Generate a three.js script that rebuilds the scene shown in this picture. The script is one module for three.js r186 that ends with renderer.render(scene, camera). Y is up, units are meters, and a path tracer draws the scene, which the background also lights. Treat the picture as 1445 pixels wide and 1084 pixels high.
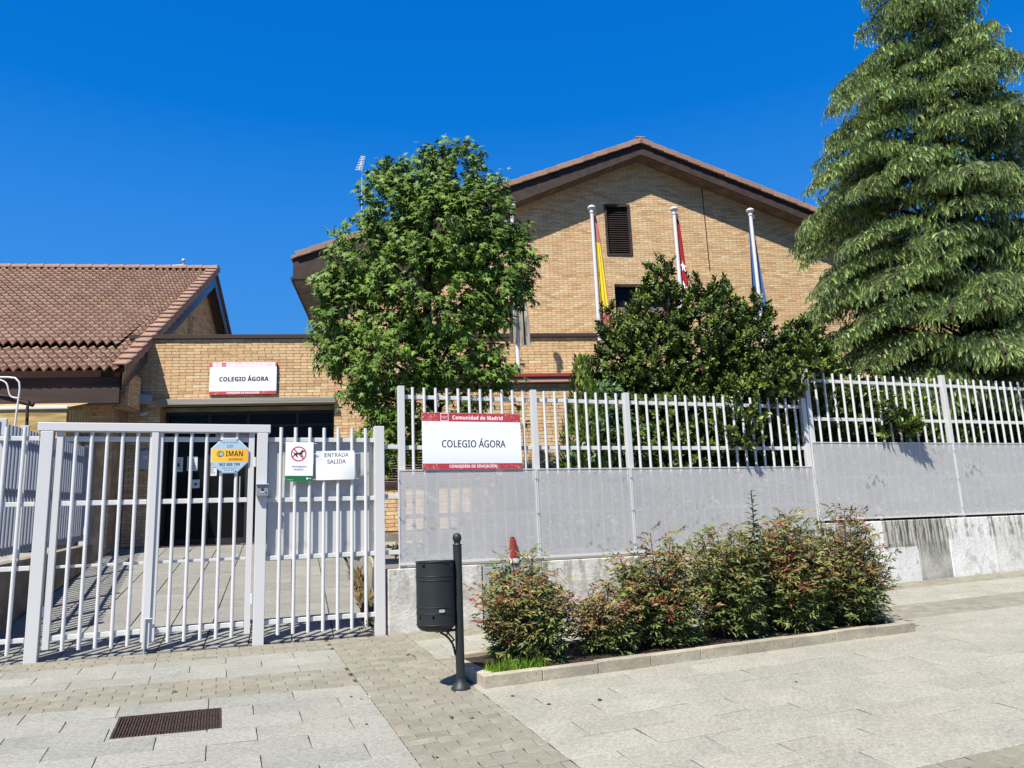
import * as THREE from 'three';
import { mergeGeometries, mergeVertices } from 'three/addons/utils/BufferGeometryUtils.js';
import { RoundedBoxGeometry } from 'three/addons/geometries/RoundedBoxGeometry.js';

// ---------------------------------------------------------------- camera, sky, sun, exposure
const scene = new THREE.Scene();
const D2R = Math.PI / 180;
const camera = new THREE.PerspectiveCamera(2 * Math.atan(542 / 1083) / D2R, 1445 / 1084, 0.1, 600);
camera.position.set(0, 1.1, 8.6);
camera.rotation.order = 'YXZ';
camera.rotation.set(11 * D2R, -21 * D2R, -2.3 * D2R);
scene.add(camera);
const EXPOSURE = 1.9;
const renderer = new THREE.WebGLRenderer({ antialias: true });
renderer.toneMapping = THREE.LinearToneMapping;
renderer.toneMappingExposure = EXPOSURE;
renderer.shadowMap.enabled = true;

const SUN = new THREE.Vector3(-Math.sin(50 * D2R) * Math.cos(57.5 * D2R), Math.sin(57.5 * D2R), Math.cos(50 * D2R) * Math.cos(57.5 * D2R));
const sun = new THREE.DirectionalLight(new THREE.Color().setRGB(1, 0.95, 0.86), 4.6);
sun.position.copy(SUN).multiplyScalar(60).add(new THREE.Vector3(4, 0, 0));
sun.target.position.set(4, 0, 0);
sun.castShadow = true;
sun.shadow.camera.left = -25; sun.shadow.camera.right = 25; sun.shadow.camera.top = 25; sun.shadow.camera.bottom = -25; sun.shadow.camera.far = 150;
sun.shadow.mapSize.set(4096, 4096);
scene.add(sun, sun.target);
{
  const W = 512, H = 256, data = new Float32Array(W * H * 4), d = new THREE.Vector3();
  const stops = [[0, .30, .50, .80], [6, .16, .40, .80], [15, .055, .295, .80], [22, .030, .250, .78], [30, .002, .185, .69], [45, .0005, .14, .60], [65, .001, .13, .56], [90, .001, .12, .52]];
  for (let j = 0; j < H; j++) for (let i = 0; i < W; i++) {
    const el = ((j + .5) / H - .5) * Math.PI, az = ((i + .5) / W - .5) * 2 * Math.PI;
    d.set(Math.cos(el) * Math.cos(az), Math.sin(el), Math.cos(el) * Math.sin(az));
    const e = el / D2R; let c = [.20, .19, .17];
    if (e >= 0) {
      let k = 0; while (k < stops.length - 2 && e > stops[k + 1][0]) k++;
      const a = stops[k], b = stops[k + 1], t = Math.min(1, (e - a[0]) / (b[0] - a[0]));
      c = [1, 2, 3].map(n => (a[n] + (b[n] - a[n]) * t) / EXPOSURE);
      const g = Math.max(0, d.dot(SUN)), glow = .03 * Math.pow(g, 10) + .7 * Math.pow(g, 60);
      c = c.map((v, n) => v + glow * [1, .95, .85][n]);
    }
    const o = (j * W + i) * 4; data[o] = c[0]; data[o + 1] = c[1]; data[o + 2] = c[2]; data[o + 3] = 1;
  }
  const t = new THREE.DataTexture(data, W, H, THREE.RGBAFormat, THREE.FloatType);
  t.mapping = THREE.EquirectangularReflectionMapping; t.magFilter = t.minFilter = THREE.LinearFilter; t.wrapS = THREE.RepeatWrapping; t.needsUpdate = true;
  scene.background = t; scene.environment = t;
}

// ---------------------------------------------------------------- helpers
function rng(seed) { let a = seed >>> 0; return () => { a = (a + 0x6D2B79F5) >>> 0; let t = Math.imul(a ^ (a >>> 15), 1 | a); t = (t + Math.imul(t ^ (t >>> 7), 61 | t)) ^ t; return ((t ^ (t >>> 14)) >>> 0) / 4294967296; }; }
const V = (x, y, z) => new THREE.Vector3(x, y, z);
const lerp = (a, b, t) => a + (b - a) * t, clamp = (v, a = 0, b = 1) => Math.min(b, Math.max(a, v));
const used = new Map();
function numbered(n) { const k = used.get(n) || 0; used.set(n, k + 1); return k ? n + '_' + String(k).padStart(3, '0') : n; }
const OFF = new WeakMap();                               // origin of a thing in the coordinates its parts are written in
const offOf = (o) => { while (o) { if (OFF.has(o)) return OFF.get(o); o = o.parent; } return V(0, 0, 0); };
function mark(o, label, category, group, kind) { o.userData.label = label; if (category) o.userData.category = category; if (group) o.userData.group = group; if (kind) o.userData.kind = kind; return o; }
function thing(name, label, category, at = [0, 0, 0], group, kind) {
  const o = new THREE.Group(); o.name = numbered(name); o.position.set(...at); scene.add(o); OFF.set(o, V(...at));
  return mark(o, label, category, group, kind);
}
const BA = 13 * D2R, CB = Math.cos(BA), SB = Math.sin(BA);
const bw = (x, y, z) => V(CB * x - SB * z, y, SB * x + CB * z);   // building frame -> world
function bthing(name, label, category, at = [0, 0, 0], group, kind) {
  const o = new THREE.Group(); o.name = numbered(name); o.position.copy(bw(...at)); o.rotation.y = -BA; scene.add(o); OFF.set(o, V(...at));
  return mark(o, label, category, group, kind);
}
function part(parent, name, geo, mat, shadows = true) {
  const g = Array.isArray(geo) ? join(geo) : geo, off = offOf(parent);
  g.translate(-off.x, -off.y, -off.z);
  const m = new THREE.Mesh(g, mat); m.name = parent === scene ? numbered(name) : name; m.castShadow = m.receiveShadow = shadows; parent.add(m); return m;
}
function struct(name, geo, mat, label) { const m = part(scene, name, geo, mat); m.userData.kind = 'structure'; if (label) m.userData.label = label; return m; }
function join(list) {
  const l = list.map(g => { const h = g.index ? g.toNonIndexed() : g; for (const k of Object.keys(h.attributes)) if (!['position', 'normal', 'uv'].includes(k)) h.deleteAttribute(k); if (!h.attributes.uv) h.setAttribute('uv', new THREE.BufferAttribute(new Float32Array(h.attributes.position.count * 2), 2)); return h; });
  return mergeGeometries(l);
}
function box(x0, x1, y0, y1, z0, z1) { const g = new THREE.BoxGeometry(x1 - x0, y1 - y0, z1 - z0); boxUV(g, x1 - x0, y1 - y0, z1 - z0); g.translate((x0 + x1) / 2, (y0 + y1) / 2, (z0 + z1) / 2); return g; }
function boxUV(g, w, h, d) { const p = g.attributes.position, n = g.attributes.normal, u = g.attributes.uv; for (let i = 0; i < p.count; i++) { const ax = Math.abs(n.getX(i)), ay = Math.abs(n.getY(i)); if (ax > .7) u.setXY(i, p.getZ(i) + d / 2, p.getY(i) + h / 2); else if (ay > .7) u.setXY(i, p.getX(i) + w / 2, p.getZ(i) + d / 2); else u.setXY(i, p.getX(i) + w / 2, p.getY(i) + h / 2); } }
function rbox(x0, x1, y0, y1, z0, z1, r = .006) { const g = new RoundedBoxGeometry(x1 - x0, y1 - y0, z1 - z0, 1, r); g.translate((x0 + x1) / 2, (y0 + y1) / 2, (z0 + z1) / 2); return g; }
function rod(a, b, r0, r1 = r0, seg = 8) {
  const d = b.clone().sub(a), L = d.length(), g = new THREE.CylinderGeometry(r1, r0, L, seg, 1); g.translate(0, L / 2, 0);
  g.applyQuaternion(new THREE.Quaternion().setFromUnitVectors(V(0, 1, 0), d.normalize())); g.translate(a.x, a.y, a.z); return g;
}
function tube(pts, r, seg = 12, rad = 6) { return new THREE.TubeGeometry(new THREE.CatmullRomCurve3(pts), seg, r, rad, false); }
function poly(pts, idx, uvs) { const g = new THREE.BufferGeometry(); g.setAttribute('position', new THREE.Float32BufferAttribute(pts.flat(), 3)); if (uvs) g.setAttribute('uv', new THREE.Float32BufferAttribute(uvs.flat(), 2)); g.setIndex(idx); g.computeVertexNormals(); return g; }

// textures
const perm = (() => { const r = rng(77), p = [...Array(256).keys()]; for (let i = 255; i > 0; i--) { const j = Math.floor(r() * (i + 1));[p[i], p[j]] = [p[j], p[i]]; } return p; })();
function vn(x, y, per) { const xi = Math.floor(x), yi = Math.floor(y), fx = x - xi, fy = y - yi, u = fx * fx * (3 - 2 * fx), v = fy * fy * (3 - 2 * fy), w = (n) => ((n % per) + per) % per, h = (i, j) => perm[(perm[w(i) & 255] + w(j)) & 255] / 255; return lerp(lerp(h(xi, yi), h(xi + 1, yi), u), lerp(h(xi, yi + 1), h(xi + 1, yi + 1), u), v); }
function fbm(u, v, f, o = 4) { let s = 0, a = .5, t = 0; for (let i = 0; i < o; i++) { s += a * vn(u * f + i * 17, v * f + i * 31, f); t += a; a *= .5; f *= 2; } return s / t; }
function tex(w, h, fn, srgb = true) {
  const d = new Uint8Array(w * h * 4); for (let j = 0; j < h; j++) for (let i = 0; i < w; i++) { const c = fn((i + .5) / w, (j + .5) / h), o = (j * w + i) * 4; d[o] = clamp(c[0], 0, 255); d[o + 1] = clamp(c[1], 0, 255); d[o + 2] = clamp(c[2], 0, 255); d[o + 3] = 255; }
  const t = new THREE.DataTexture(d, w, h); t.wrapS = t.wrapT = THREE.RepeatWrapping; t.magFilter = THREE.LinearFilter; t.minFilter = THREE.LinearFilter; if (srgb) t.colorSpace = THREE.SRGBColorSpace; t.needsUpdate = true; return t;
}
function rep(t, x, y) { const c = t.clone(); c.repeat.set(x, y); c.needsUpdate = true; return c; }
function canvasTex(w, h, draw) { const c = document.createElement('canvas'); c.width = w; c.height = h; draw(c.getContext('2d'), w, h); const t = new THREE.CanvasTexture(c); t.colorSpace = THREE.SRGBColorSpace; return t; }
const lin = (r, g, b) => new THREE.Color().setRGB(r, g, b);
const std = (color, roughness = .7, o = {}) => new THREE.MeshStandardMaterial({ color, roughness, ...o });

const grainT = tex(256, 256, (u, v) => { const n = 150 + 90 * (fbm(u, v, 8, 5) - .5) * 1.6 + 26 * (fbm(u, v, 64, 2) - .5); return [n + 60, n + 60, n + 60]; });
const graniteT = tex(1024, 1024, (u, v) => {
  const a = vn(u * 190, v * 190, 190), b = vn(u * 96 + 9, v * 96 + 5, 96), c = fbm(u, v, 5, 4), s = vn(u * 260 + 40, v * 260, 260);
  let n = 210 + (c - .5) * 30 + (a - .5) * 34 + (b - .5) * 24; if (s > .9) n -= 26; if (s < .1) n += 22;
  return [n, n, n - 3 + (b - .5) * 8];
});
const paverT = tex(512, 512, (u, v) => { const n = 207 + (fbm(u, v, 6, 5) - .5) * 46 + (vn(u * 128, v * 128, 128) - .5) * 34; return [n, n - 1, n - 4]; });
const concT = tex(1024, 512, (u, v) => { let n = 196 + (fbm(u, v, 6, 6) - .5) * 90 + (fbm(u, v, 60, 2) - .5) * 22; const p = vn(u * 90 + 3, v * 45, 90); if (p > .93) n -= 70 * (p - .93) / .07; return [n + 1, n, n - 5]; });
const brickT = tex(256, 256, (u, v) => { const n = 208 + (fbm(u, v, 5, 5) - .5) * 84 + (vn(u * 70, v * 70, 70) - .5) * 30; return [n, n - 3, n - 8]; });
const tileT = tex(256, 256, (u, v) => { const n = 205 + (fbm(u, v, 6, 5) - .5) * 80; return [n, n - 2, n - 4]; });
const paintT = tex(512, 512, (u, v) => { let n = 226 + (fbm(u, v, 5, 5) - .5) * 30; const s = fbm(u * 1, v, 12, 4); if (s > .63) n -= (s - .63) * 160; return [n, n, n - 1]; });
const soilT = tex(256, 256, (u, v) => { const n = 150 + (fbm(u, v, 10, 5) - .5) * 170; return [n, n * .92, n * .8]; });
const bumpT = tex(256, 256, (u, v) => { const n = 128 + (fbm(u, v, 16, 5) - .5) * 200; return [n, n, n]; }, false);

const M = {
  white: std(lin(.585, .578, .555), .42),
  whiteBar: std(lin(.61, .605, .585), .35),
  panel: std(lin(.56, .585, .61), .6, { map: rep(paintT, .5, .5) }),
  gatePanel: std(lin(.68, .67, .66), .5, { map: rep(paintT, .6, .6) }),
  mortar: std(lin(.80, .66, .46), .95, { map: rep(grainT, .7, .7) }),
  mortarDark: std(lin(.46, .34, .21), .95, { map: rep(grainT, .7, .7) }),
  brick: [[.90, .635, .335], [.95, .69, .38], [.87, .60, .31], [.76, .50, .26], [.92, .60, .32], [.84, .62, .35]].map(c => std(lin(...c), .85, { map: brickT })),
  brickI: std(0xffffff, .88, { map: brickT }),
  brown: std(lin(.050, .027, .021), .8, { map: rep(grainT, 1, 1) }),
  brownLight: std(lin(.22, .15, .11), .7, { map: rep(grainT, .6, .6) }),
  blackish: std(lin(.012, .011, .011), .6),
  concrete: std(lin(.46, .45, .43), .9, { map: rep(concT, .4, .8), bumpMap: rep(bumpT, 2, 2), bumpScale: .004 }),
  lintel: std(lin(.42, .40, .36), .8, { map: rep(concT, .5, 1) }),
  kerb: std(lin(.56, .50, .39), .9, { map: rep(concT, .6, 1.2), bumpMap: rep(bumpT, 3, 3), bumpScale: .003 }),
  soil: std(lin(.075, .05, .033), 1, { map: rep(soilT, 1.2, 1.2), bumpMap: rep(bumpT, 2, 2), bumpScale: .03 }),
  joint: std(lin(.20, .18, .14), 1, { map: rep(soilT, .8, .8) }),
  yard: std(lin(.40, .385, .35), .95, { map: rep(concT, .3, .6) }),
  granite: [[.365, .357, .312], [.39, .382, .333], [.34, .334, .293], [.375, .364, .316]].map(c => std(lin(...c), .85, { map: rep(graniteT, .62, .62) })),
  graniteR: [[.405, .388, .322], [.42, .403, .336], [.392, .376, .314], [.41, .388, .322]].map(c => std(lin(...c), .85, { map: rep(graniteT, .62, .62) })),
  beige: [[.315, .298, .232], [.33, .312, .242], [.295, .28, .216], [.315, .29, .232], [.34, .32, .25]].map(c => std(lin(...c), .9, { map: rep(paverT, 1.3, 1.3) })),
  rampTile: [[.305, .298, .272], [.32, .312, .285], [.29, .283, .26]].map(c => std(lin(...c), .9, { map: rep(graniteT, .7, .7) })),
  tile: [[.47, .30, .20], [.42, .265, .178], [.53, .35, .245], [.49, .345, .215], [.45, .275, .182]].map(c => std(lin(...c), .8, { map: rep(tileT, 2, 2) })),
  tileI: std(0xffffff, .8, { map: rep(tileT, 2, 2) }),
  rake: [[.44, .27, .19], [.49, .305, .215], [.41, .25, .175]].map(c => std(lin(...c), .8, { map: rep(tileT, 2, 2) })),
  bin: std(lin(.015, .019, .0185), .55, { metalness: .1 }),
  glassDark: new THREE.MeshPhysicalMaterial({ color: lin(.008, .008, .008), roughness: .08, specularIntensity: .22 }),
  steel: std(lin(.42, .43, .43), .5, { metalness: .35 }),
  bark: std(lin(.09, .07, .05), .95, { map: rep(soilT, 3, 3) }),
  stem: std(lin(.07, .045, .03), .9),
};

// ---------------------------------------------------------------- ground heights
const hS = (x, z) => .085 - .06 * clamp(z, -1, 7) + (x < 1.5 ? -.006 * (Math.max(x, -14) - 1.5) : .016 * (Math.min(x, 24) - 1.5));
const RAMP = { fl: [-2.25, 0], fr: [1.60, 0], bl: [-1.55, -6.28], br: [2.0, -5.5] };
const hR = (z) => .1 + .172 * Math.min(-z, 5.75);
const yardH = (x, z) => .80 + .28 * clamp(-z / 2.6);

// pavement base sheet (joints) and ground to the horizon
let PAVE;
{
  const g = new THREE.PlaneGeometry(90, 8.0, 120, 24); g.rotateX(-Math.PI / 2); g.translate(4, 0, 4.0);
  const p = g.attributes.position, u = g.attributes.uv; for (let i = 0; i < p.count; i++) { p.setY(i, hS(p.getX(i), p.getZ(i)) - .014); u.setXY(i, p.getX(i), p.getZ(i)); } g.computeVertexNormals();
  PAVE = struct('pavement', g, M.joint);
  const r = new THREE.PlaneGeometry(600, 292, 60, 2); r.rotateX(-Math.PI / 2); r.translate(4, 0, 154.0);
  const q = r.attributes.position, w = r.attributes.uv; for (let i = 0; i < q.count; i++) { q.setY(i, hS(q.getX(i), 8) - .014); w.setXY(i, q.getX(i), q.getZ(i)); } r.computeVertexNormals();
  struct('road', r, std(lin(.06, .06, .06), .95, { map: rep(grainT, .5, .5) }));
}
{ // yard behind the fences: right of the ramp, left of it, and beyond
  const sheet = (x0, x1, z0, z1, nx, nz, hf) => { const g = new THREE.PlaneGeometry(x1 - x0, z1 - z0, nx, nz); g.rotateX(-Math.PI / 2); g.translate((x0 + x1) / 2, 0, (z0 + z1) / 2); const p = g.attributes.position, u = g.attributes.uv; for (let i = 0; i < p.count; i++) { p.setY(i, hf(p.getX(i), p.getZ(i))); u.setXY(i, p.getX(i), p.getZ(i)); } g.computeVertexNormals(); return g; };
  struct('yard_ground', [sheet(1.75, 60, -12, -.12, 20, 12, yardH), sheet(-60, -2.35, -12, -.2, 8, 12, (x, z) => .25 + .85 * clamp(-z / 4)), sheet(-300, 300, -300, -12, 4, 4, () => 1.08)], M.yard);
}

// ---------------------------------------------------------------- paving
function paverGeo(x0, x1, z0, z1, hf, th, bev, r, tilt = .0012, shear) {
  const X = shear || ((x, z) => [x, z]);
  const dy = (r() - .5) * .003, ta = (r() - .5) * tilt, tb = (r() - .5) * tilt, u0 = r() * 7, v0 = r() * 7;
  const P = [], U = [], put = (x, z, d) => { const [a, b] = X(x, z); P.push([a, hf(a, b) + d + dy + ta * (x > (x0 + x1) / 2 ? 1 : -1) + tb * (z > (z0 + z1) / 2 ? 1 : -1), b]); U.push([x + u0, z + v0]); };
  const ring = (e, d) => { put(x0 + e, z0 + e, d); put(x1 - e, z0 + e, d); put(x1 - e, z1 - e, d); put(x0 + e, z1 - e, d); };
  ring(bev, 0); ring(bev, 0); ring(0, -bev); ring(0, -bev); ring(0, -th);
  const I = [0, 3, 2, 0, 2, 1]; const side = (a, b) => { for (let k = 0; k < 4; k++) { const n = (k + 1) % 4; I.push(a + k, a + n, b + n, a + k, b + n, b + k); } };
  side(4, 8); side(12, 16);
  return poly(P, I, U);
}
const rowsOf = (x0, x1, z0, z1, L, W, j, shift, cb) => { const n = Math.round((z1 - z0) / W), w = (z1 - z0) / n; for (let k = 0; k < n; k++) { let x = x0 - ((k % 2) ? L / 2 : 0) - shift; for (; x < x1; x += L) { const a = Math.max(x, x0), b = Math.min(x + L, x1); if (b - a < .04) continue; cb(a + j / 2, b - j / 2, z0 + k * w + j / 2, z0 + (k + 1) * w - j / 2, k); } } };
{
  const r = rng(5), skewL = (x, z) => [x, z - .055 * (1.1 - x) * clamp(z / .6)];
  const eyeD = (x, z) => Math.hypot(x - 0, z - 8.6), far = [];
  const slabs = [], bricks = [];
  const S = (x0, x1, z0, z1, L, W, sh, mats, sk, cut, hole) => rowsOf(x0, x1, z0, z1, L, W, .006, sh, (a, b, c, d) => {
    if (cut && cut(a, b, c, d)) return;
    if (hole && b > hole[0] && a < hole[1] && d > hole[2] && c < hole[3]) { // cut round the cover
      const [p, q, m, n] = hole, c2 = Math.max(c, m), d2 = Math.min(d, n), add = (a, b, c, d) => { if (b - a > .02 && d - c > .02) slabs.push([a, b, c, d, mats, sk]); };
      add(a, b, c, m - .003); add(a, b, n + .003, d); add(a, p, c2, d2); add(q, b, c2, d2); return;
    }
    slabs.push([a, b, c, d, mats, sk]);
  });
  const B = (x0, x1, z0, z1, sk) => rowsOf(x0, x1, z0, z1, .21, .105, .005, 0, (a, b, c, d) => bricks.push([a, b, c, d, sk]));
  // left of the brick path
  S(-4.6, 1.1, .60, 1.44, .6, .28, .1, M.granite, skewL);
  S(-3.4, 1.1, 2.11, 5.6, .6, .29, .23, M.granite, skewL, null, [-.605, .06, 2.415, 2.935]);
  B(-4.6, 1.1, .06, .60, skewL); B(-4.6, 1.1, 1.44, 2.11, skewL);
  // brick path crossing
  B(1.1, 1.9, .06, 5.9);
  // right of it
  S(1.9, 22, .55, 1.47, .6, .307, .1, M.graniteR);
  B(1.9, 22, .06, .55); B(1.9, 22, 1.47, 2.15);
  S(1.9, 13, 2.15, 5.24, .6, .309, .0, M.graniteR, null, (a, b, c, d) => b > 1.93 && a < 6.42 && d < 2.68);
  B(3.0, 9, 5.24, 6.4);
  const sd = (e) => eyeD((e[0] + e[1]) / 2, (e[2] + e[3]) / 2);
  slabs.sort((p, q) => sd(p) - sd(q)); bricks.sort((p, q) => sd(p) - sd(q));
  const inView = (e) => { const x = (e[0] + e[1]) / 2, z = (e[2] + e[3]) / 2, dx = x, dz = z - 8.6, f = -dz * Math.cos(21 * D2R) + dx * Math.sin(21 * D2R), s = dx * Math.cos(21 * D2R) + dz * Math.sin(21 * D2R); return f > 3.3 && Math.abs(s / f) < .72; };
  const lay = (list, name, jitter, th, mats) => {
    let n = 0; const rest = new Map();
    for (const e of list) {
      const mm = mats || e[4], m = mm[Math.floor(r() * mm.length)];
      const g = paverGeo(e[0], e[1], e[2], e[3], hS, th, name === 'granite_paver' ? .003 : .004, r, jitter, e[mats ? 4 : 5]);
      if (n < 300 && inView(e)) { n++; part(PAVE, name, g, m); } else { if (!rest.has(m)) rest.set(m, []); rest.get(m).push(g); }
    }
    for (const [m, gs] of rest) part(PAVE, name, gs, m).userData.kind = 'stuff';
  };
  lay(slabs, 'granite_paver', .002, .05, null);
  lay(bricks, 'paving_brick', .003, .05, M.beige);
}
// ramp up to the entrance, laid with square tiles
{
  const r = rng(8), map = (s, t) => [lerp(lerp(RAMP.fl[0], RAMP.fr[0], s), lerp(RAMP.bl[0], RAMP.br[0], s), t), lerp(lerp(RAMP.fl[1], RAMP.fr[1], s), lerp(RAMP.bl[1], RAMP.br[1], s), t)];
  const P = [], I = [], U = []; for (let j = 0; j <= 12; j++) for (let i = 0; i <= 4; i++) { const [x, z] = map(i / 4 * 1.02 - .01, j / 12); P.push([x, hR(z) - .012, z]); U.push([x, z]); }
  for (let j = 0; j < 12; j++) for (let i = 0; i < 4; i++) { const a = j * 5 + i; I.push(a, a + 1, a + 6, a, a + 6, a + 5); }
  const ramp = struct('entrance_ramp', poly(P, I, U), M.joint);
  const nc = 9, nr = 15; let c = 0;
  for (let j = 0; j < nr; j++) for (let i = 0; i < nc; i++) {
    const j0 = .0055, s0 = i / nc + j0 / 3, s1 = (i + 1) / nc - j0 / 3, t0 = j / nr + .0005, t1 = (j + 1) / nr - .0005;
    const g = paverGeo(s0, s1, -t1, -t0, (x, z) => hR(z), .04, .0008, r, .002, (s, t) => map(s, -t));
    const u = g.attributes.uv; for (let k = 0; k < u.count; k++) u.setXY(k, u.getX(k) * 3.6, u.getY(k) * 6.2);
    part(ramp, 'ramp_tile', g, M.rampTile[Math.floor(r() * 3)]);
  }
  // threshold strip where the ramp meets the pavement
}
// raised planting bed
const KX0 = 1.95, KX1 = 6.40, KZ0 = 1.72, KZ1 = 2.66;
{
  const t = thing('planter_kerb', 'low beige concrete kerb framing the planted bed beside the litter bin', 'kerb', [KX0, hS(KX0, KZ1), KZ1]);
  const r = rng(31), stone = (x0, x1, z0, z1) => { const yt = Math.max(hS(x0, z1), hS(x1, z1)) + .088 + (r() - .5) * .008, g = rbox(x0 + .002, x1 - .002, yt - .26, yt, z0 + .002, z1 - .002, .008); const u = g.attributes.uv, p = g.attributes.position; for (let i = 0; i < p.count; i++) { const d = hS(p.getX(i), z1) - hS((x0 + x1) / 2, z1); p.setY(i, p.getY(i) + d); u.setXY(i, p.getX(i) + r() * 0, p.getY(i) + p.getZ(i)); } part(t, 'kerb_stone', g, M.kerb); };
  const n = 9; for (let i = 0; i < n; i++) { const a = lerp(KX0, KX1, i / n), b = lerp(KX0, KX1, (i + 1) / n); stone(a, b, KZ1 - .11, KZ1); stone(a, b, KZ0, KZ0 + .11); }
  stone(KX0, KX0 + .11, KZ0 + .11, KZ1 - .11); stone(KX1 - .11, KX1, KZ0 + .11, KZ1 - .11);
  const g = new THREE.PlaneGeometry(KX1 - KX0 - .2, KZ1 - KZ0 - .2, 60, 14); g.rotateX(-Math.PI / 2); g.translate((KX0 + KX1) / 2, 0, (KZ0 + KZ1) / 2);
  const p = g.attributes.position, u = g.attributes.uv; for (let i = 0; i < p.count; i++) { const x = p.getX(i), z = p.getZ(i); p.setY(i, hS(x, z) + .06 + .05 * (fbm(x * .13, z * .13, 20, 3) - .5)); u.setXY(i, x, z); } g.computeVertexNormals();
  struct('soil_bed', g, M.soil);
}
// cast iron access cover
{
  const x0 = -.59, x1 = .045, z0 = 2.35, z1 = 2.855, t = thing('drain_cover', 'rusty brown ribbed cast iron cover set in the granite paving', 'manhole cover', [x0, hS(0, 2.6), z1]);
  const rust = std(lin(.085, .042, .028), .75, { map: rep(soilT, 3, 3) }), rust2 = std(lin(.13, .068, .046), .65, { map: rep(soilT, 4, 4) });
  const sl = (g) => { const p = g.attributes.position; for (let i = 0; i < p.count; i++) { const x = p.getX(i), z = p.getZ(i) - .055 * (1.1 - x) + .076; p.setZ(i, z); p.setY(i, p.getY(i) + hS(x, z)); } return g; };
  part(t, 'cover_plate', sl(box(x0, x1, -.045, -.012, z0, z1)), rust);
  part(t, 'frame', [sl(box(x0 - .012, x0, -.04, -.001, z0, z1)), sl(box(x1, x1 + .012, -.04, -.001, z0, z1)), sl(box(x0 - .012, x1 + .012, -.04, -.001, z0 - .012, z0)), sl(box(x0 - .012, x1 + .012, -.04, -.001, z1, z1 + .012))], rust2);
  for (let i = 0; i < 34; i++) { const a = x0 + .008 + i * (x1 - x0 - .012) / 34; part(t, 'rib', sl(box(a, a + .0105, -.012, -.003, z0 + .008, z1 - .008)), i % 3 ? rust2 : rust); }
  part(t, 'keyhole', sl(box(-.33, -.25, -.003, -.0005, 2.41, 2.43)), rust); part(t, 'keyhole', sl(box(-.35, -.27, -.003, -.0005, 2.77, 2.79)), rust);
}

// ---------------------------------------------------------------- brickwork
const brickGeo = (() => { const g = new THREE.BoxGeometry(1, 1, 1); return g; })();
const pick = (r, list) => list[Math.floor(r() * list.length)];
const BPAL = [[.92, .66, .36], [.97, .72, .42], [.89, .62, .33], [.76, .50, .26], [.95, .63, .35], [.88, .66, .38], [.98, .77, .48], [.90, .57, .32]];
function brickWall(wall, o) {
  // o: y0, y1, spans(yMid) -> [[u0,u1]...], place(u, y, d) -> [x,y,z], rot, seed, singles (how many bricks are meshes of their own)
  const r = rng(o.seed), L = o.L || .25, H = o.H || .0563, off = offOf(wall), tone = o.tone || 1; const rest = []; let n = 0;
  const rows = Math.floor((o.y1 - o.y0) / H);
  for (let j = 0; j < rows; j++) {
    const y = o.y1 - (j + .5) * H;
    for (const [a, b] of o.spans(y)) {
      let u = Math.floor(a / L) * L + (j % 2 ? L / 2 : 0) - L + (r() - .5) * .035; u -= L;
      while (u < b) { const u0 = Math.max(a, u), u1 = Math.min(b, u + L); u += L; if (u1 - u0 < .03) continue; const c = o.place((u0 + u1) / 2, y, .004 + (r() - .5) * .005); rest.push([c, u1 - u0 - .008, pick(r, BPAL), (r() - .5) * .006, 
        .9 + r() * .18]); }
    }
  }
  const d = .03, body = []; const singles = o.singles || 0;
  for (const [c, len, col, tiltZ, br] of rest) {
    if (n < singles) {
      n++; const m = new THREE.Mesh(brickGeo, pick(r, M.brick)); m.name = 'brick'; m.position.set(c[0] - off.x, c[1] - off.y, c[2] - off.z); m.scale.set(len, H - .008, d); m.rotation.set(0, o.rot || 0, tiltZ); m.castShadow = m.receiveShadow = true; wall.add(m);
    } else body.push([c, len, col, tiltZ, br]);
  }
  if (body.length) {
    const im = new THREE.InstancedMesh(brickGeo, M.brickI, body.length), mt = new THREE.Matrix4(), q = new THREE.Quaternion(), e = new THREE.Euler(), cc = new THREE.Color();
    body.forEach(([c, len, col, tz, br], i) => { e.set(0, o.rot || 0, tz); mt.compose(V(c[0] - off.x, c[1] - off.y, c[2] - off.z), q.setFromEuler(e), V(len, H - .008, d)); im.setMatrixAt(i, mt); im.setColorAt(i, cc.setRGB(col[0] * br * tone, col[1] * br * tone, col[2] * br * tone)); });
    im.name = 'brick'; im.userData.kind = 'stuff'; im.castShadow = im.receiveShadow = true; wall.add(im);
  }
}
// spans of a front wall with rectangular openings
const cutSpans = (a, b, holes) => (y) => { let s = [[a, b]]; for (const [x0, x1, y0, y1] of holes) if (y > y0 && y < y1) s = s.flatMap(([p, q]) => x1 <= p || x0 >= q ? [[p, q]] : [[p, x0], [x1, q]].filter(([m, n]) => n - m > .01)); return s; };
function backing(x0, x1, y0, y1, z, holes, top) { // wall body with openings, front face at z
  const s = new THREE.Shape(); if (top) { top.forEach(([x, y], i) => i ? s.lineTo(x, y) : s.moveTo(x, y)); } else { s.moveTo(x0, y0); s.lineTo(x1, y0); s.lineTo(x1, y1); s.lineTo(x0, y1); }
  for (const [a, b, c, d] of holes) { const h = new THREE.Path(); h.moveTo(a, c); h.lineTo(a, d); h.lineTo(b, d); h.lineTo(b, c); s.holes.push(h); }
  const g = new THREE.ExtrudeGeometry(s, { depth: .24, bevelEnabled: false }); g.translate(0, 0, z - .24 - .008); return g;
}

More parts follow.
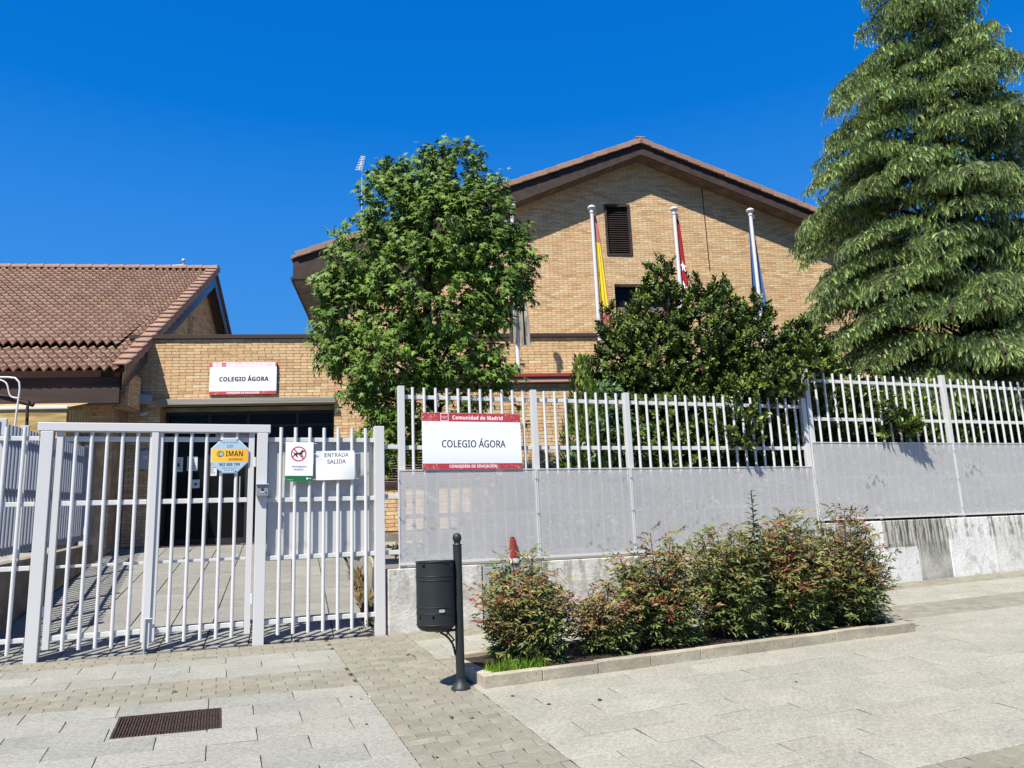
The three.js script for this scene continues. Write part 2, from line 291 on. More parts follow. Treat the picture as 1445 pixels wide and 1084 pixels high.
// ---------------------------------------------------------------- entrance block (flat roofed)
const ZC = -5.8, EY = 1.12;
{
  const t = bthing('entrance_block', 'flat roofed pale brick entrance block with wide dark glazed doorway', 'building', [-2.75, EY, ZC]);
  const hole = [[-2.4, .62, EY, 3.56]], X1 = 6.4;
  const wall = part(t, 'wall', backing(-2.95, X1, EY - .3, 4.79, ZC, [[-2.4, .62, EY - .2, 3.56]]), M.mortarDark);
  brickWall(wall, { y0: EY, y1: 4.79, seed: 3, singles: 300, spans: cutSpans(-2.95, X1, hole), place: (u, y, d) => [u, y, ZC - .008 - .006 + d] });
  part(t, 'roof_cap', rbox(-2.98, X1, 4.79, 4.87, ZC - .25, ZC + .05, .008), M.brown);
  part(t, 'roof_slab', box(-2.9, X1, 4.6, 4.78, ZC - 5, ZC - .26), M.lintel);
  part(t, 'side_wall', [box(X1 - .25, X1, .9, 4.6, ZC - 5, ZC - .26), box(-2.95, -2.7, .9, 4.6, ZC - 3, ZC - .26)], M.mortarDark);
  part(t, 'lintel', rbox(-2.42, .66, 3.56, 3.67, ZC - .2, ZC + .13, .01), M.lintel);
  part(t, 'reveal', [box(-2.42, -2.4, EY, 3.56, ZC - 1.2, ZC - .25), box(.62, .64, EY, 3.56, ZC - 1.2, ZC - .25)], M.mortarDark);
  part(t, 'soffit', box(-2.4, .62, 3.5, 3.56, ZC - 1.2, ZC - .2), M.lintel);
  // dark hall behind the glass
  part(t, 'hall', [box(-2.4, .62, EY - .1, EY - .01, ZC - 4, ZC), box(-2.5, .7, EY, 3.5, ZC - 4.1, ZC - 4), box(-2.5, -2.4, EY, 3.5, ZC - 4, ZC - 1.21), box(.62, .72, EY, 3.5, ZC - 4, ZC - 1.21), box(-2.4, .62, 3.5, 3.6, ZC - 4, ZC - 1.21)], std(lin(.06, .05, .045), .9));
  const zg = ZC - .34, fr = [];
  const mull = [-2.40, -1.66, -.98, -.10, .56];
  for (const x of mull) fr.push(box(x, x + .06, EY, 3.5, zg - .03, zg + .03));
  const doors = part(t, 'glazing_frame', [...fr, box(-2.34, .56, 3.44, 3.5, zg - .028, zg + .028), box(-2.34, .56, 3.2, 3.25, zg - .026, zg + .026), box(-2.34, .56, EY, EY + .1, zg - .026, zg + .026)], M.blackish);
  for (let i = 0; i < 4; i++) {
    part(doors, 'pane', box(mull[i] + .06, mull[i + 1], EY + .1, 3.2, zg - .006, zg + .006), M.glassDark);
    part(doors, 'transom_pane', box(mull[i] + .06, mull[i + 1], 3.25, 3.44, zg - .006, zg + .006), M.glassDark);
  }
  for (const x of [-1.06, -.86]) part(doors, 'pull_handle', rod(V(x, 1.9, zg + .07), V(x, 2.3, zg + .07), .012), M.steel);
  // notices taped to the glass
  const paper = (x0, x1, y0, y1, lines) => {
    const tx = canvasTex(96, 128, (c, w, h) => { c.fillStyle = '#c9cfd0'; c.fillRect(0, 0, w, h); c.fillStyle = '#444'; const r = rng(lines * 7 + 3); for (let i = 0; i < lines; i++) c.fillRect(10, 14 + i * (104 / lines), 40 + r() * 36, 4); c.fillStyle = '#2d3a3a'; if (lines < 6) c.fillRect(26, 50, 40, 34); });
    const g = new THREE.PlaneGeometry(x1 - x0, y1 - y0, 1, 1); g.translate((x0 + x1) / 2, (y0 + y1) / 2, zg + .014);
    return mark(bPart('notice', g, std(0xffffff, .9, { map: tx, side: THREE.DoubleSide }), [x0, y0, zg]), null);
  };
  function bPart(name, g, m, at) { const th = bthing(name, '', 'notice', at, 'notices on the entrance glass'); part(th, 'sheet', g, m); return th; }
  paper(-2.24, -2.07, 2.42, 2.68, 5).userData.label = 'leftmost white paper notice on the dark entrance glass';
  paper(-2.0, -1.82, 2.43, 2.69, 8).userData.label = 'upper white paper notice right of the leftmost one on the entrance glass';
  paper(-1.9, -1.77, 2.12, 2.27, 3).userData.label = 'small square notice lowest on the entrance glass';
  paper(-1.60, -1.48, 2.33, 2.68, 9).userData.label = 'narrow dim notice nearest the octagonal sign on the entrance glass';
}
// sign on the brickwork over the door
function schoolSign(w, h, faded) {
  return canvasTex(faded ? 768 : 1024, faded ? 384 : 512, (c, W, H) => {
    const r = rng(faded ? 4 : 9);
    c.fillStyle = '#eef0f2'; c.fillRect(0, 0, W, H);
    const red = faded ? '#b9454a' : '#b23a3d', top = H * .155, bot = H * .10;
    c.fillStyle = red; c.fillRect(0, 0, W, top); c.fillRect(0, H - bot, W, bot);
    if (faded) { c.fillStyle = 'rgba(240,238,238,0.82)'; c.fillRect(W * .04, 0, W * .94, top); for (let i = 0; i < 420; i++) { c.fillStyle = r() < .4 ? 'rgba(176,60,66,0.75)' : 'rgba(235,230,230,0.8)'; c.fillRect(r() * W, r() * top, 2 + r() * 9, 1 + r() * 5); } }
    // emblem: red square with white border and two rows of stars
    const ex = W * (faded ? .17 : .183), es = top * .86, ey = top * .07; c.strokeStyle = '#f4f0f0'; c.lineWidth = H * .011; c.fillStyle = red; c.fillRect(ex, ey, es * 1.12, es); c.strokeRect(ex, ey, es * 1.12, es);
    c.fillStyle = '#f6eeee'; const star = (x, y, q) => { c.beginPath(); for (let k = 0; k < 10; k++) { const a = -Math.PI / 2 + k * Math.PI / 5, m = k % 2 ? q * .42 : q; c.lineTo(x + m * Math.cos(a), y + m * Math.sin(a)); } c.closePath(); c.fill(); };
    for (let k = 0; k < 4; k++) star(ex + es * (.22 + k * .22), ey + es * .42, es * .10); for (let k = 0; k < 3; k++) star(ex + es * (.33 + k * .22), ey + es * .62, es * .10);
    c.textBaseline = 'middle'; c.fillStyle = faded ? 'rgba(250,246,246,0.35)' : '#fbf4f4'; c.font = `bold ${Math.round(H * .098)}px sans-serif`; c.textAlign = 'left'; c.fillText('Comunidad de Madrid', W * .297, top * .54, W * .54);
    c.fillStyle = '#111318'; c.font = `${faded ? 'bold' : ''} ${Math.round(H * (faded ? .19 : .17))}px sans-serif`; c.textAlign = 'center'; c.fillText('COLEGIO ÁGORA', W * .51, H * (faded ? .53 : .555), W * .74); c.strokeStyle = '#111318'; c.lineWidth = faded ? 4 : 3; c.strokeText('COLEGIO ÁGORA', W * .51, H * (faded ? .53 : .555), W * .74);
    c.fillStyle = '#f8f0f0'; c.font = `bold ${Math.round(H * .072)}px sans-serif`; c.fillText('CONSEJERÍA DE EDUCACIÓN', W * .5, H - bot * .47, W * .52);
    for (let i = 0; i < (faded ? 60 : 150); i++) { const y = r() < .6 ? r() * top : H - r() * bot, x = r() < .5 ? r() * W * .16 : W * (.62 + r() * .38); c.fillStyle = `rgba(244,240,240,${.4 + r() * .5})`; c.save(); c.translate(x, y); c.rotate(r() * 3); c.fillRect(0, 0, 3 + r() * 16, 1 + r() * 4); c.restore(); }
    for (let i = 0; i < 22; i++) { c.fillStyle = `rgba(120,112,100,${.06 + r() * .1})`; c.fillRect(r() * W, top + r() * (H - top - bot), 8 + r() * 50, 1 + r() * 3); }
    const gr = c.createLinearGradient(0, H * .62, 0, H * .9); gr.addColorStop(0, 'rgba(150,140,125,0)'); gr.addColorStop(1, 'rgba(150,140,125,.16)'); c.fillStyle = gr; c.fillRect(0, H * .62, W, H * .28);
  });
}
function signBoard(t, w, h, map, mat2, d = .012) { // board centred on the thing's own origin
  const off = offOf(t), b = rbox(-w / 2, w / 2, -h / 2, h / 2, -d, 0, .003); b.translate(off.x, off.y, off.z); part(t, 'board', b, mat2);
  const f = new THREE.PlaneGeometry(w - .004, h - .004); f.translate(off.x, off.y, off.z + .0025); return part(t, 'face', f, std(0xffffff, .5, { map }));
}
{
  const t = bthing('wall_sign', 'faded white school sign fixed on the brickwork above the entrance doorway', 'sign', [-.985, 4.045, ZC + .06]);
  signBoard(t, 1.17, .60, schoolSign(1.17, .6, true), M.brown, .05);
}
{ // floodlight and small camera beside the doorway, letter box
  const t = bthing('floodlight', 'small blue grey floodlight on the shaded brick left of the doorway', 'lamp', [-2.60, 3.64, ZC + .02]);
  const g = rbox(-2.72, -2.52, 3.60, 3.78, ZC + .06, ZC + .16, .012); g.translate(2.62, -3.69, -ZC - .1); g.rotateX(.5); g.rotateY(.3); g.translate(-2.62, 3.69, ZC + .1);
  part(t, 'housing', g, std(lin(.16, .23, .34), .35)); part(t, 'bracket', rod(V(-2.62, 3.6, ZC - .01), V(-2.62, 3.66, ZC + .1), .012), M.blackish);
  const c = bthing('wall_camera', 'small white camera under the floodlight on the shaded brick', 'camera', [-2.66, 3.42, ZC + .02]);
  part(c, 'mount', rod(V(-2.66, 3.45, ZC - .01), V(-2.66, 3.43, ZC + .06), .018), M.blackish); part(c, 'body', rod(V(-2.71, 3.41, ZC + .06), V(-2.60, 3.43, ZC + .10), .024), M.whiteBar);
  const l = bthing('letter_box', 'pale grey letter box on the shaded brick left of the glazed doors', 'letter box', [-2.6, 2.45, ZC]);
  part(l, 'box', rbox(-2.69, -2.54, 2.45, 2.77, ZC, ZC + .09, .006), std(lin(.42, .43, .43), .5)); part(l, 'flap', rbox(-2.62, -2.55, 2.62, 2.68, ZC + .09, ZC + .1, .003), M.whiteBar);
}

// ---------------------------------------------------------------- two storey gabled school building
const ZG = -11.4, RF = -10.9;   // wall face, fascia face
{
  const t = bthing('gabled_building', 'large pale brick school building with a tiled gable roof', 'building', [8.7, 1.0, ZG]);
  const ax = 8.58, ay = 11.43, sl = .372, sr = .398, xl = -.2, xr = 18.4;   // underside of the fascia
  const under = (x) => ay + .12 - (x < ax ? (ax - x) * sl : (x - ax) * sr);
  const vent = [7.54, 8.28, 8.6, 10.12], win = [7.69, 9.35, 6.3, 7.76];
  const wall = part(t, 'wall', backing(0, 0, 0, 0, ZG, [vent, win], [[xl, .9], [xr, .9], [xr, under(xr)], [ax, under(ax)], [xl, under(xl)]]), M.mortar);
  const gaps = cutSpans(xl, xr, [vent, win]);
  brickWall(wall, { y0: 4.7, y1: 11.6, seed: 11, tone: .98, spans: (y) => { const a = Math.max(xl, ax - (ay + .1 - y) / sl), b = Math.min(xr, ax + (ay + .1 - y) / sr); return b <= a ? [] : gaps(y).map(([p, q]) => [Math.max(p, a), Math.min(q, b)]).filter(([p, q]) => q > p); }, place: (u, y, d) => [u, y, ZG - .014 + d] });
  part(t, 'side_wall', [box(xl, xl + .24, .9, 7.8, ZG - 9, ZG - .26), box(xr - .24, xr, .9, 7.4, ZG - 9, ZG - .26)], M.mortar);
  // fascia boards along the rakes (dark brown)
  const xe = -.9, xf = 18.2, fb = (x) => ay - (x < ax ? (ax - x) * sl : (x - ax) * sr), ft = (x) => fb(x) + .32;
  const ex = (pts, d, z) => { const s = new THREE.Shape(); pts.forEach(([x, y], i) => i ? s.lineTo(x, y) : s.moveTo(x, y)); const g = new THREE.ExtrudeGeometry(s, { depth: d, bevelEnabled: false }); g.translate(0, 0, z); return g; };
  const roof = part(t, 'roof', [ // two slopes of roof, with thickness
    ex([[xe - .05, ft(xe - .05) + .02], [ax, ft(ax) + .02], [ax, ft(ax) + .1], [xe - .05, ft(xe - .05) + .1]], 9.5, RF - 9.45), ex([[ax, ft(ax) + .02], [xf + .05, ft(xf + .05) + .02], [xf + .05, ft(xf + .05) + .1], [ax, ft(ax) + .1]], 9.5, RF - 9.45)], M.rake[0]);
  part(roof, 'fascia', ex([[xe, 7.70], [-.30, 7.70], [ax, fb(ax)], [ax, ft(ax)], [xe, ft(xe)]], .04, RF - .04), M.brown);
  part(roof, 'fascia', ex([[ax, fb(ax)], [xf, fb(xf)], [xf, ft(xf)], [ax, ft(ax)]], .04, RF - .04), M.brown);
  part(roof, 'soffit', [box(xe + .01, xl + .1, 7.66, 7.70, RF - 9, RF - .045), ex([[-.3, 7.72], [ax, fb(ax) + .02], [ax, fb(ax) + .05], [-.3, 7.76]], .5, RF - .545), ex([[ax, fb(ax) + .02], [xf, fb(xf) + .02], [xf, fb(xf) + .05], [ax, fb(ax) + .05]], .5, RF - .545)], M.brownLight);
  part(roof, 'gutter', rod(V(xe - .02, 7.72, RF - .02), V(xe - .02, 7.72, RF - 9), .05, .05, 8), M.brown);
  // tiles capping the rake edges, each lapping over the one below
  const r = rng(21), tl = .375;
  const cap = (x, dir, i) => {
    const s = dir < 0 ? sl : sr, an = Math.atan(s), c = Math.cos(an);
    const g = mergeGeometries([new RoundedBoxGeometry(tl + .02, .035, .26, 1, .01).translate(0, 0, -.10), new RoundedBoxGeometry(tl + .02, .15, .03, 1, .01).translate(0, -.06, .04)].map(q => q.index ? q.toNonIndexed() : q));
    g.rotateZ(dir * -(an - .05)); const xm = x + dir * tl * c / 2; g.translate(xm, ft(xm) + .145 + (r() - .5) * .012, RF + .03);
    part(roof, 'rake_tile', g, M.rake[Math.floor(r() * 3)]);
  };
  for (let i = 0; i < 27; i++) cap(ax - i * tl * .93, -1, i);
  for (let i = 0; i < 27; i++) cap(ax + i * tl * .93, 1, i);
  const ridge = rbox(ax - .14, ax + .14, ft(ax) + .15, ft(ax) + .2, RF - .3, RF + .07, .02); part(roof, 'ridge_cap', ridge, M.rake[1]);
  // louvred vent
  const v = part(t, 'vent', [box(vent[0], vent[0] + .06, vent[2], vent[3], ZG - .12, ZG + .03), box(vent[1] - .06, vent[1], vent[2], vent[3], ZG - .12, ZG + .03), box(vent[0] + .06, vent[1] - .06, vent[3] - .06, vent[3], ZG - .12, ZG + .03), box(vent[0] + .06, vent[1] - .06, vent[2], vent[2] + .06, ZG - .12, ZG + .03), box(vent[0] + .06, vent[1] - .06, vent[2], vent[3], ZG - .2, ZG - .15)], M.brown);
  for (let i = 0; i < 21; i++) { const y = vent[2] + .09 + i * (vent[3] - vent[2] - .15) / 21, g = new THREE.BoxGeometry(vent[1] - vent[0] - .124, .008, .085); g.rotateX(.75); g.translate((vent[0] + vent[1]) / 2, y, ZG - .06); part(v, 'slat', g, M.brown); }
  // window with its shutter half down
  const w = part(t, 'window', [box(win[0], win[0] + .05, win[2], win[3], ZG - .2, ZG - .12), box(win[1] - .05, win[1], win[2], win[3], ZG - .2, ZG - .12), box(win[0], win[1], win[2] - .04, win[2], ZG - .2, ZG + .03), box(8.5, 8.55, win[2], win[3], ZG - .2, ZG - .13)], M.brown);
  part(w, 'pane', box(win[0] + .05, win[1] - .05, win[2], win[3], ZG - .235, ZG - .225), M.glassDark);
  for (let i = 0; i < 19; i++) part(w, 'shutter_slat', rbox(win[0] + .05, win[1] - .05, win[2] + i * .045, win[2] + .041 + i * .045, ZG - .19, ZG - .178, .004), std(lin(.20, .155, .115), .6));
  part(t, 'cable', rod(V(10.5, 8.2, ZG + .012), V(10.48, 10.75, ZG + .012), .012, .012, 6), M.brown);
}
{ // aerial on the far roof slope
  const t = bthing('roof_aerial', 'thin television aerial standing on the far roof behind the tree', 'aerial', [.66, 8.6, -14]);
  part(t, 'mast', rod(V(.66, 8.5, -14), V(.66, 12.6, -14), .02, .016), M.steel);
  const boom = V(.9, 12.1, -14); const ant = part(t, 'boom', rod(V(.58, 12.25, -13.9), V(.70, 12.8, -14.1), .014), std(lin(.5, .35, .32), .5));
  for (let i = 0; i < 9; i++) { const p = V(.58, 12.25, -13.9).lerp(V(.70, 12.8, -14.1), i / 8); const L = .11 - .004 * i; part(ant, 'rod', rod(p.clone().add(V(-L, .02, -L * .3)), p.clone().add(V(L, -.02, L * .3)), .009), M.steel); }
}

// ---------------------------------------------------------------- low annex behind the fence
const ZA = -3.05;
{
  const t = bthing('annex', 'low pale brick annex with red metal coping behind the tree and fence', 'building', [1.32, .95, ZA]);
  const X0 = 1.27, X1 = 7.6, win = [1.48, 3.25, 1.90, 2.475];
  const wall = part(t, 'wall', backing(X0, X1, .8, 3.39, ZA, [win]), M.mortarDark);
  brickWall(wall, { y0: 1.16, y1: 3.34, seed: 17, L: .25, spans: cutSpans(X0, X1, [win]), place: (u, y, d) => [u, y, ZA - .014 + d] });
  part(t, 'plinth', box(X0 - .01, X1, .8, 1.16, ZA - .2, ZA + .02), std(lin(.30, .27, .23), .9, { map: rep(concT, .5, 1) }));
  part(t, 'coping', rbox(X0 - .06, X1 + .06, 3.43, 3.49, ZA - .3, ZA + .10, .01), std(lin(.28, .035, .03), .5));
  part(t, 'ledge', rbox(X0 - .04, X1 + .04, 3.35, 3.427, ZA - .25, ZA + .075, .01), std(lin(.45, .26, .20), .8));
  part(t, 'roof_slab', box(X0, X1, 3.1, 3.34, ZC + .1, ZA - .26), M.lintel);
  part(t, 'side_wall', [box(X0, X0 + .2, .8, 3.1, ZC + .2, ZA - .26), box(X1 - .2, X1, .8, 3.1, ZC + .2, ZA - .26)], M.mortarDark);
  const w = part(t, 'window', [box(win[0], win[1], win[2] - .05, win[2], ZA - .12, ZA + .04), box(win[0], win[0] + .05, win[2], win[3], ZA - .12, ZA - .01), box(win[1] - .05, win[1], win[2], win[3], ZA - .12, ZA - .01), box(win[0], win[1], win[2], win[3], ZA - .22, ZA - .16)], M.brown);
  for (let i = 0; i < 14; i++) { const y = win[2] + .025 + i * .0385, g = new THREE.BoxGeometry(win[1] - win[0] - .1, .008, .05); g.rotateX(.7); g.translate((win[0] + win[1]) / 2, y, ZA - .07); part(w, 'slat', g, std(lin(.13, .085, .06), .6)); }
}

// ---------------------------------------------------------------- left building with the big tiled roof
{
  const xe = -2.6, ye = 3.97, ze = -4.6, yr = 7.71, zr = -10.34, x0 = -9.2;
  const t = bthing('tiled_building', 'single storey building under a big brown clay tiled roof left of the entrance', 'building', [-2.95, 1.0, -5.2]);
  const up = V(0, yr - ye, zr - ze), SL = up.length(); up.normalize(); const nrm = V(0, -up.z, up.y);
  const on = (x, s, h) => V(x, ye, ze).addScaledVector(up, s).addScaledVector(nrm, h);
  const quad = (x0, x1, s0, s1, h) => { const a = on(x0, s0, h), b = on(x1, s0, h), c = on(x1, s1, h), d = on(x0, s1, h); return poly([a.toArray(), b.toArray(), c.toArray(), d.toArray()], [0, 1, 2, 0, 2, 3], [[0, 0], [1, 0], [1, 1], [0, 1]]); };
  const back = (x0, x1) => poly([[x0, yr, zr], [x1, yr, zr], [x1, ye, 2 * zr - ze], [x0, ye, 2 * zr - ze]], [0, 1, 2, 0, 2, 3], [[0, 0], [1, 0], [1, 1], [0, 1]]);
  const deck = std(lin(.16, .09, .07), .9, { side: THREE.DoubleSide });
  const roof = part(t, 'roof', [quad(x0, xe - .02, .1, SL, -.04), back(x0, xe - .02)], deck);
  // S-shaped tiles
  const W = .152, RP = .213, TLn = .25, seg = 7;
  const prof = (a) => .040 * Math.sin(a * Math.PI * 2 - Math.PI / 2) + .012 * Math.sin(a * Math.PI * 4);
  const tileGeo = (() => {
    const P = [], U = [], I = []; const row = (y, dz, sh) => { for (let i = 0; i <= seg; i++) { const a = i / seg; P.push([(a - .5) * (W + .008), y, prof(a) + dz]); U.push([a * .15, y + sh]); } };
    row(0, .034, 0); row(TLn, -.008, 0); row(0, .034, .3); row(0, .006, .32);
    const s = seg + 1; for (let i = 0; i < seg; i++) { I.push(i, i + 1, s + i + 1, i, s + i + 1, s + i); I.push(3 * s + i, 3 * s + i + 1, 2 * s + i + 1, 3 * s + i, 2 * s + i + 1, 2 * s + i); }
    return poly(P, I, U);
  })();
  const basis = new THREE.Matrix4().makeBasis(V(1, 0, 0), up, nrm), q = new THREE.Quaternion().setFromRotationMatrix(basis);
  const nrow = Math.floor(SL / RP), list = [], r = rng(41), STEP = 5;
  for (let j = 0; j < nrow; j++) for (let i = 0; ; i++) {
    const x = xe - .17 - W / 2 - i * W; if (x < x0) break;
    const lift = (j >= STEP && i > 1) ? .085 * Math.max(0, 1 - (j - STEP) / 11) : 0;
    list.push([on(x, j * RP - .02, .02 + lift), x, j]);
  }
  // the nearest tiles that the photograph can tell apart
  const single = list.filter(e => e[2] < 13 && e[1] > -6.3).sort((a, b) => a[2] - b[2] || b[1] - a[1]).slice(0, 300), set = new Set(single), off = offOf(roof);
  for (const e of single) { const m = new THREE.Mesh(tileGeo, M.tile[Math.floor(r() * 5)]); m.name = 'roof_tile'; m.position.copy(e[0]).sub(off); m.quaternion.copy(q); m.rotateZ((r() - .5) * .02); m.castShadow = m.receiveShadow = true; roof.add(m); }
  const rest = list.filter(e => !set.has(e)), im = new THREE.InstancedMesh(tileGeo, M.tileI, rest.length), mt = new THREE.Matrix4(), cc = new THREE.Color(), pal = [[.47, .30, .20], [.42, .265, .178], [.53, .35, .245], [.49, .345, .215], [.45, .275, .182]];
  rest.forEach((e, i) => { mt.compose(e[0].clone().sub(off), q, V(1, 1, 1)); im.setMatrixAt(i, mt); const c = pick(r, pal), b = .92 + r() * .16; im.setColorAt(i, cc.setRGB(c[0] * b, c[1] * b, c[2] * b)); });
  im.name = 'roof_tile'; im.userData.kind = 'stuff'; im.castShadow = im.receiveShadow = true; roof.add(im);
  // lifted part of the roof: black strip painted in for the shadow line at its edge
  part(roof, 'step_shadow_strip', [quad(x0, xe - .8, STEP * RP + .03, STEP * RP + .05, .06)], M.blackish);
  // rake tiles down the near edge
  for (let s = -.02; s < SL - .1; s += .29) {
    const g = mergeGeometries([new RoundedBoxGeometry(.2, .33, .035, 1, .012).translate(-.02, .16, .075), new RoundedBoxGeometry(.035, .33, .15, 1, .012).translate(.085, .16, .01)].map(k => k.index ? k.toNonIndexed() : k));
    g.rotateX(-.14); g.applyMatrix4(basis); const p = on(xe - .08, s, .03); g.translate(p.x, p.y, p.z); part(roof, 'rake_tile', g, M.rake[Math.floor(r() * 3)]);
  }
  // ridge tiles
  for (let x = xe; x > x0; x -= .36) { const g = new THREE.CylinderGeometry(.105, .12, .38, 8, 1, true, 0, Math.PI); g.rotateZ(Math.PI / 2); g.rotateX(-Math.PI / 2 * 0); g.translate(x - .19, yr + .02, zr); part(roof, 'ridge_tile', g, std(lin(.37, .21, .15), .8, { side: THREE.DoubleSide, map: tileT })); }
  part(roof, 'vent_cap', [rod(V(-3.42, yr + .1, zr), V(-3.42, yr + .22, zr), .02), new THREE.SphereGeometry(.05, 8, 6).translate(-3.42, yr + .25, zr), rod(V(-3.8, yr + .12, zr), V(-3.42, yr + .14, zr), .012)], M.steel);
  // barge boards under both rakes (sky reflection put into their bluish colour), gable wall, louvre
  const barge = (sgn) => { const a = [xe - .06, ye - .05, sgn > 0 ? ze - .02 : 2 * zr - ze + .02], b = [xe - .06, yr - .05, zr]; const dn = .30; return poly([a, b, [b[0], b[1] - dn - .06, b[2]], [a[0], a[1] - dn, a[2]], [a[0] - .03, a[1], a[2]], [b[0] - .03, b[1], b[2]], [b[0] - .03, b[1] - dn - .06, b[2]], [a[0] - .03, a[1] - dn, a[2]]], [0, 1, 2, 0, 2, 3, 4, 6, 5, 4, 7, 6, 3, 2, 6, 3, 6, 7, 0, 4, 5, 0, 5, 1]); };
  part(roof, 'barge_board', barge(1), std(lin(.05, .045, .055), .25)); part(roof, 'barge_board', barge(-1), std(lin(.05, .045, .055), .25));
  const gx = -2.95, gw = part(t, 'gable_wall', (() => { const s = new THREE.Shape(); s.moveTo(5.2, .9); s.lineTo(5.2, 4.2); s.lineTo(-zr, yr - .15); s.lineTo(-(2 * zr + 5.2), 4.2); s.lineTo(-(2 * zr + 5.2), .9); const g = new THREE.ExtrudeGeometry(s, { depth: .25, bevelEnabled: false }); g.rotateY(Math.PI / 2); g.translate(gx - .25 - .008, 0, 0); return g; })(), M.mortarDark);
  const vz = [-9.62, -9.22];
  brickWall(gw, { y0: 4.8, y1: 7.5, seed: 23, tone: .9, rot: Math.PI / 2, spans: (y) => { const k = (yr - .25 - y) / ((yr - ye) / (ze - zr)); return cutSpans(-(zr) - k, -(zr) + k, [[-vz[1], -vz[0], 5.2, 6.3]])(y); }, place: (u, y, d) => [gx - .014 + d, y, -u] });
  const lv = part(t, 'louvre', box(gx - .1, gx - .02, 5.2, 6.3, vz[0], vz[1]), M.blackish);
  for (let i = 0; i < 11; i++) { const g = new THREE.BoxGeometry(.05, .01, vz[1] - vz[0]); g.rotateZ(-.6); g.translate(gx + .0, 5.25 + i * .095, (vz[0] + vz[1]) / 2); part(lv, 'slat', g, M.steel); }
  // front wall in the shade of the eave, fascia beam, short brick pier end, soffit
  const hole = [[-3.46, -2.97 + .0, 1.0, 3.12]];
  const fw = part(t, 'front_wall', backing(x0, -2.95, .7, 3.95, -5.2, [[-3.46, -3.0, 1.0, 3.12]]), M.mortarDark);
  brickWall(fw, { y0: 1.1, y1: 3.6, seed: 29, tone: .9, spans: cutSpans(-6.5, -2.95, [[-3.46, -3.0, 1.0, 3.12]]), place: (u, y, d) => [u, y, -5.214 + d] });
  part(t, 'fascia_beam', rbox(x0, -2.72, 3.435, 3.88, -4.80, -4.71, .008), M.brown);
  part(t, 'porch_soffit', box(x0, -2.75, 3.60, 3.64, -5.2, -4.81), M.brownLight);
  const pier = part(t, 'brick_pier', box(-2.94, -2.70, 3.43, 4.05, -5.6, -5.02), M.mortarDark); brickWall(pier, { y0: 3.43, y1: 4.02, seed: 33, spans: () => [[-2.94, -2.70]], place: (u, y, d) => [u, y, -5.026 + d] }); brickWall(pier, { y0: 3.43, y1: 4.02, seed: 34, rot: Math.PI / 2, spans: () => [[5.02, 5.6]], place: (u, y, d) => [-2.706 + d, y, -u] });
  const door = part(t, 'door', rbox(-3.45, -3.01, 1.02, 3.10, -5.33, -5.28, .006), std(lin(.34, .35, .34), .5, { map: rep(paintT, .7, .7) }));
  part(door, 'handle', [rbox(-3.40, -3.36, 1.92, 2.12, -5.28, -5.262, .004), rod(V(-3.38, 2.05, -5.25), V(-3.27, 2.05, -5.25), .013)], M.blackish);
}
// awning and odd frames over the side yard at the left edge
{
  const t = bthing('yellow_awning', 'pale yellow fabric awning with white edge under the eave at left', 'awning', [-3.2, 2.6, -3.9]);
  const x1 = -3.17, x0 = -7.5, cl = std(lin(.60, .42, .17), .9, { side: THREE.DoubleSide, map: rep(grainT, 1.5, 1.5) });
  const g = new THREE.PlaneGeometry(x1 - x0, .62, 60, 6); const p = g.attributes.position; for (let i = 0; i < p.count; i++) { const k = .31 - p.getY(i); p.setZ(i, .03 * Math.sin(p.getX(i) * 5 + k * 3) * k); } g.translate((x0 + x1) / 2, 2.93, -3.9); g.computeVertexNormals();
  part(t, 'valance', g, cl);
  const s = new THREE.PlaneGeometry(x1 - x0, .9, 8, 2); s.rotateX(-Math.PI / 2 + .25); s.translate((x0 + x1) / 2, 3.35, -4.32); part(t, 'canopy', s, cl);
  part(t, 'edge_bar', rbox(x0, x1 + .02, 3.215, 3.265, -3.92, -3.87, .01), M.whiteBar);
  for (let i = 0; i < 8; i++) { const z = -3.96 - i * .11, gg = box(x1 - .01, x1 + .01, 2.98 + .06 * Math.sin(i * 2.1), 3.22 + i * .02, z - .09, z); part(t, 'side_flap', gg, cl); }
  const f = bthing('pipe_frame', 'bent white pipe frame above the fence at the far left', 'frame', [-3.67, 1.0, -3.45]);
  part(f, 'pipe', [tube([V(-4.6, 3.63, -3.45), V(-4.0, 3.625, -3.45), V(-3.70, 3.60, -3.45), V(-3.655, 3.53, -3.45), V(-3.665, 3.0, -3.45), V(-3.68, 1.0, -3.45)], .014, 40, 8)], M.whiteBar);
  part(f, 'brace', tube([V(-4.0, 3.61, -3.45), V(-3.84, 3.54, -3.45), V(-3.76, 3.34, -3.45), V(-3.665, 3.31, -3.45)], .011, 20, 8), M.whiteBar);
  const b = bthing('brown_strut', 'dark brown sloping beam and strut in front of the yellow awning', 'strut', [-3.55, 1.0, -3.6]);
  part(b, 'beam', [rod(V(-4.9, 3.62, -3.62), V(-3.52, 3.24, -3.62), .04, .04, 6)], M.brown); part(b, 'post', rod(V(-3.6, 3.22, -3.62), V(-3.5, .9, -3.62), .022, .022, 6), M.brown);
  const rp = thing('red_pole', 'red painted pole behind the railings at the left edge', 'pole', [-2.75, .6, -2.3]); part(rp, 'pole', rod(V(-2.75, .6, -2.3), V(-2.72, 1.72, -2.3), .03), std(lin(.45, .012, .03), .4));part(rp, 'cap', new THREE.SphereGeometry(.032, 8, 6).translate(-2.72, 1.72, -2.3), std(lin(.45, .012, .03), .4));
}

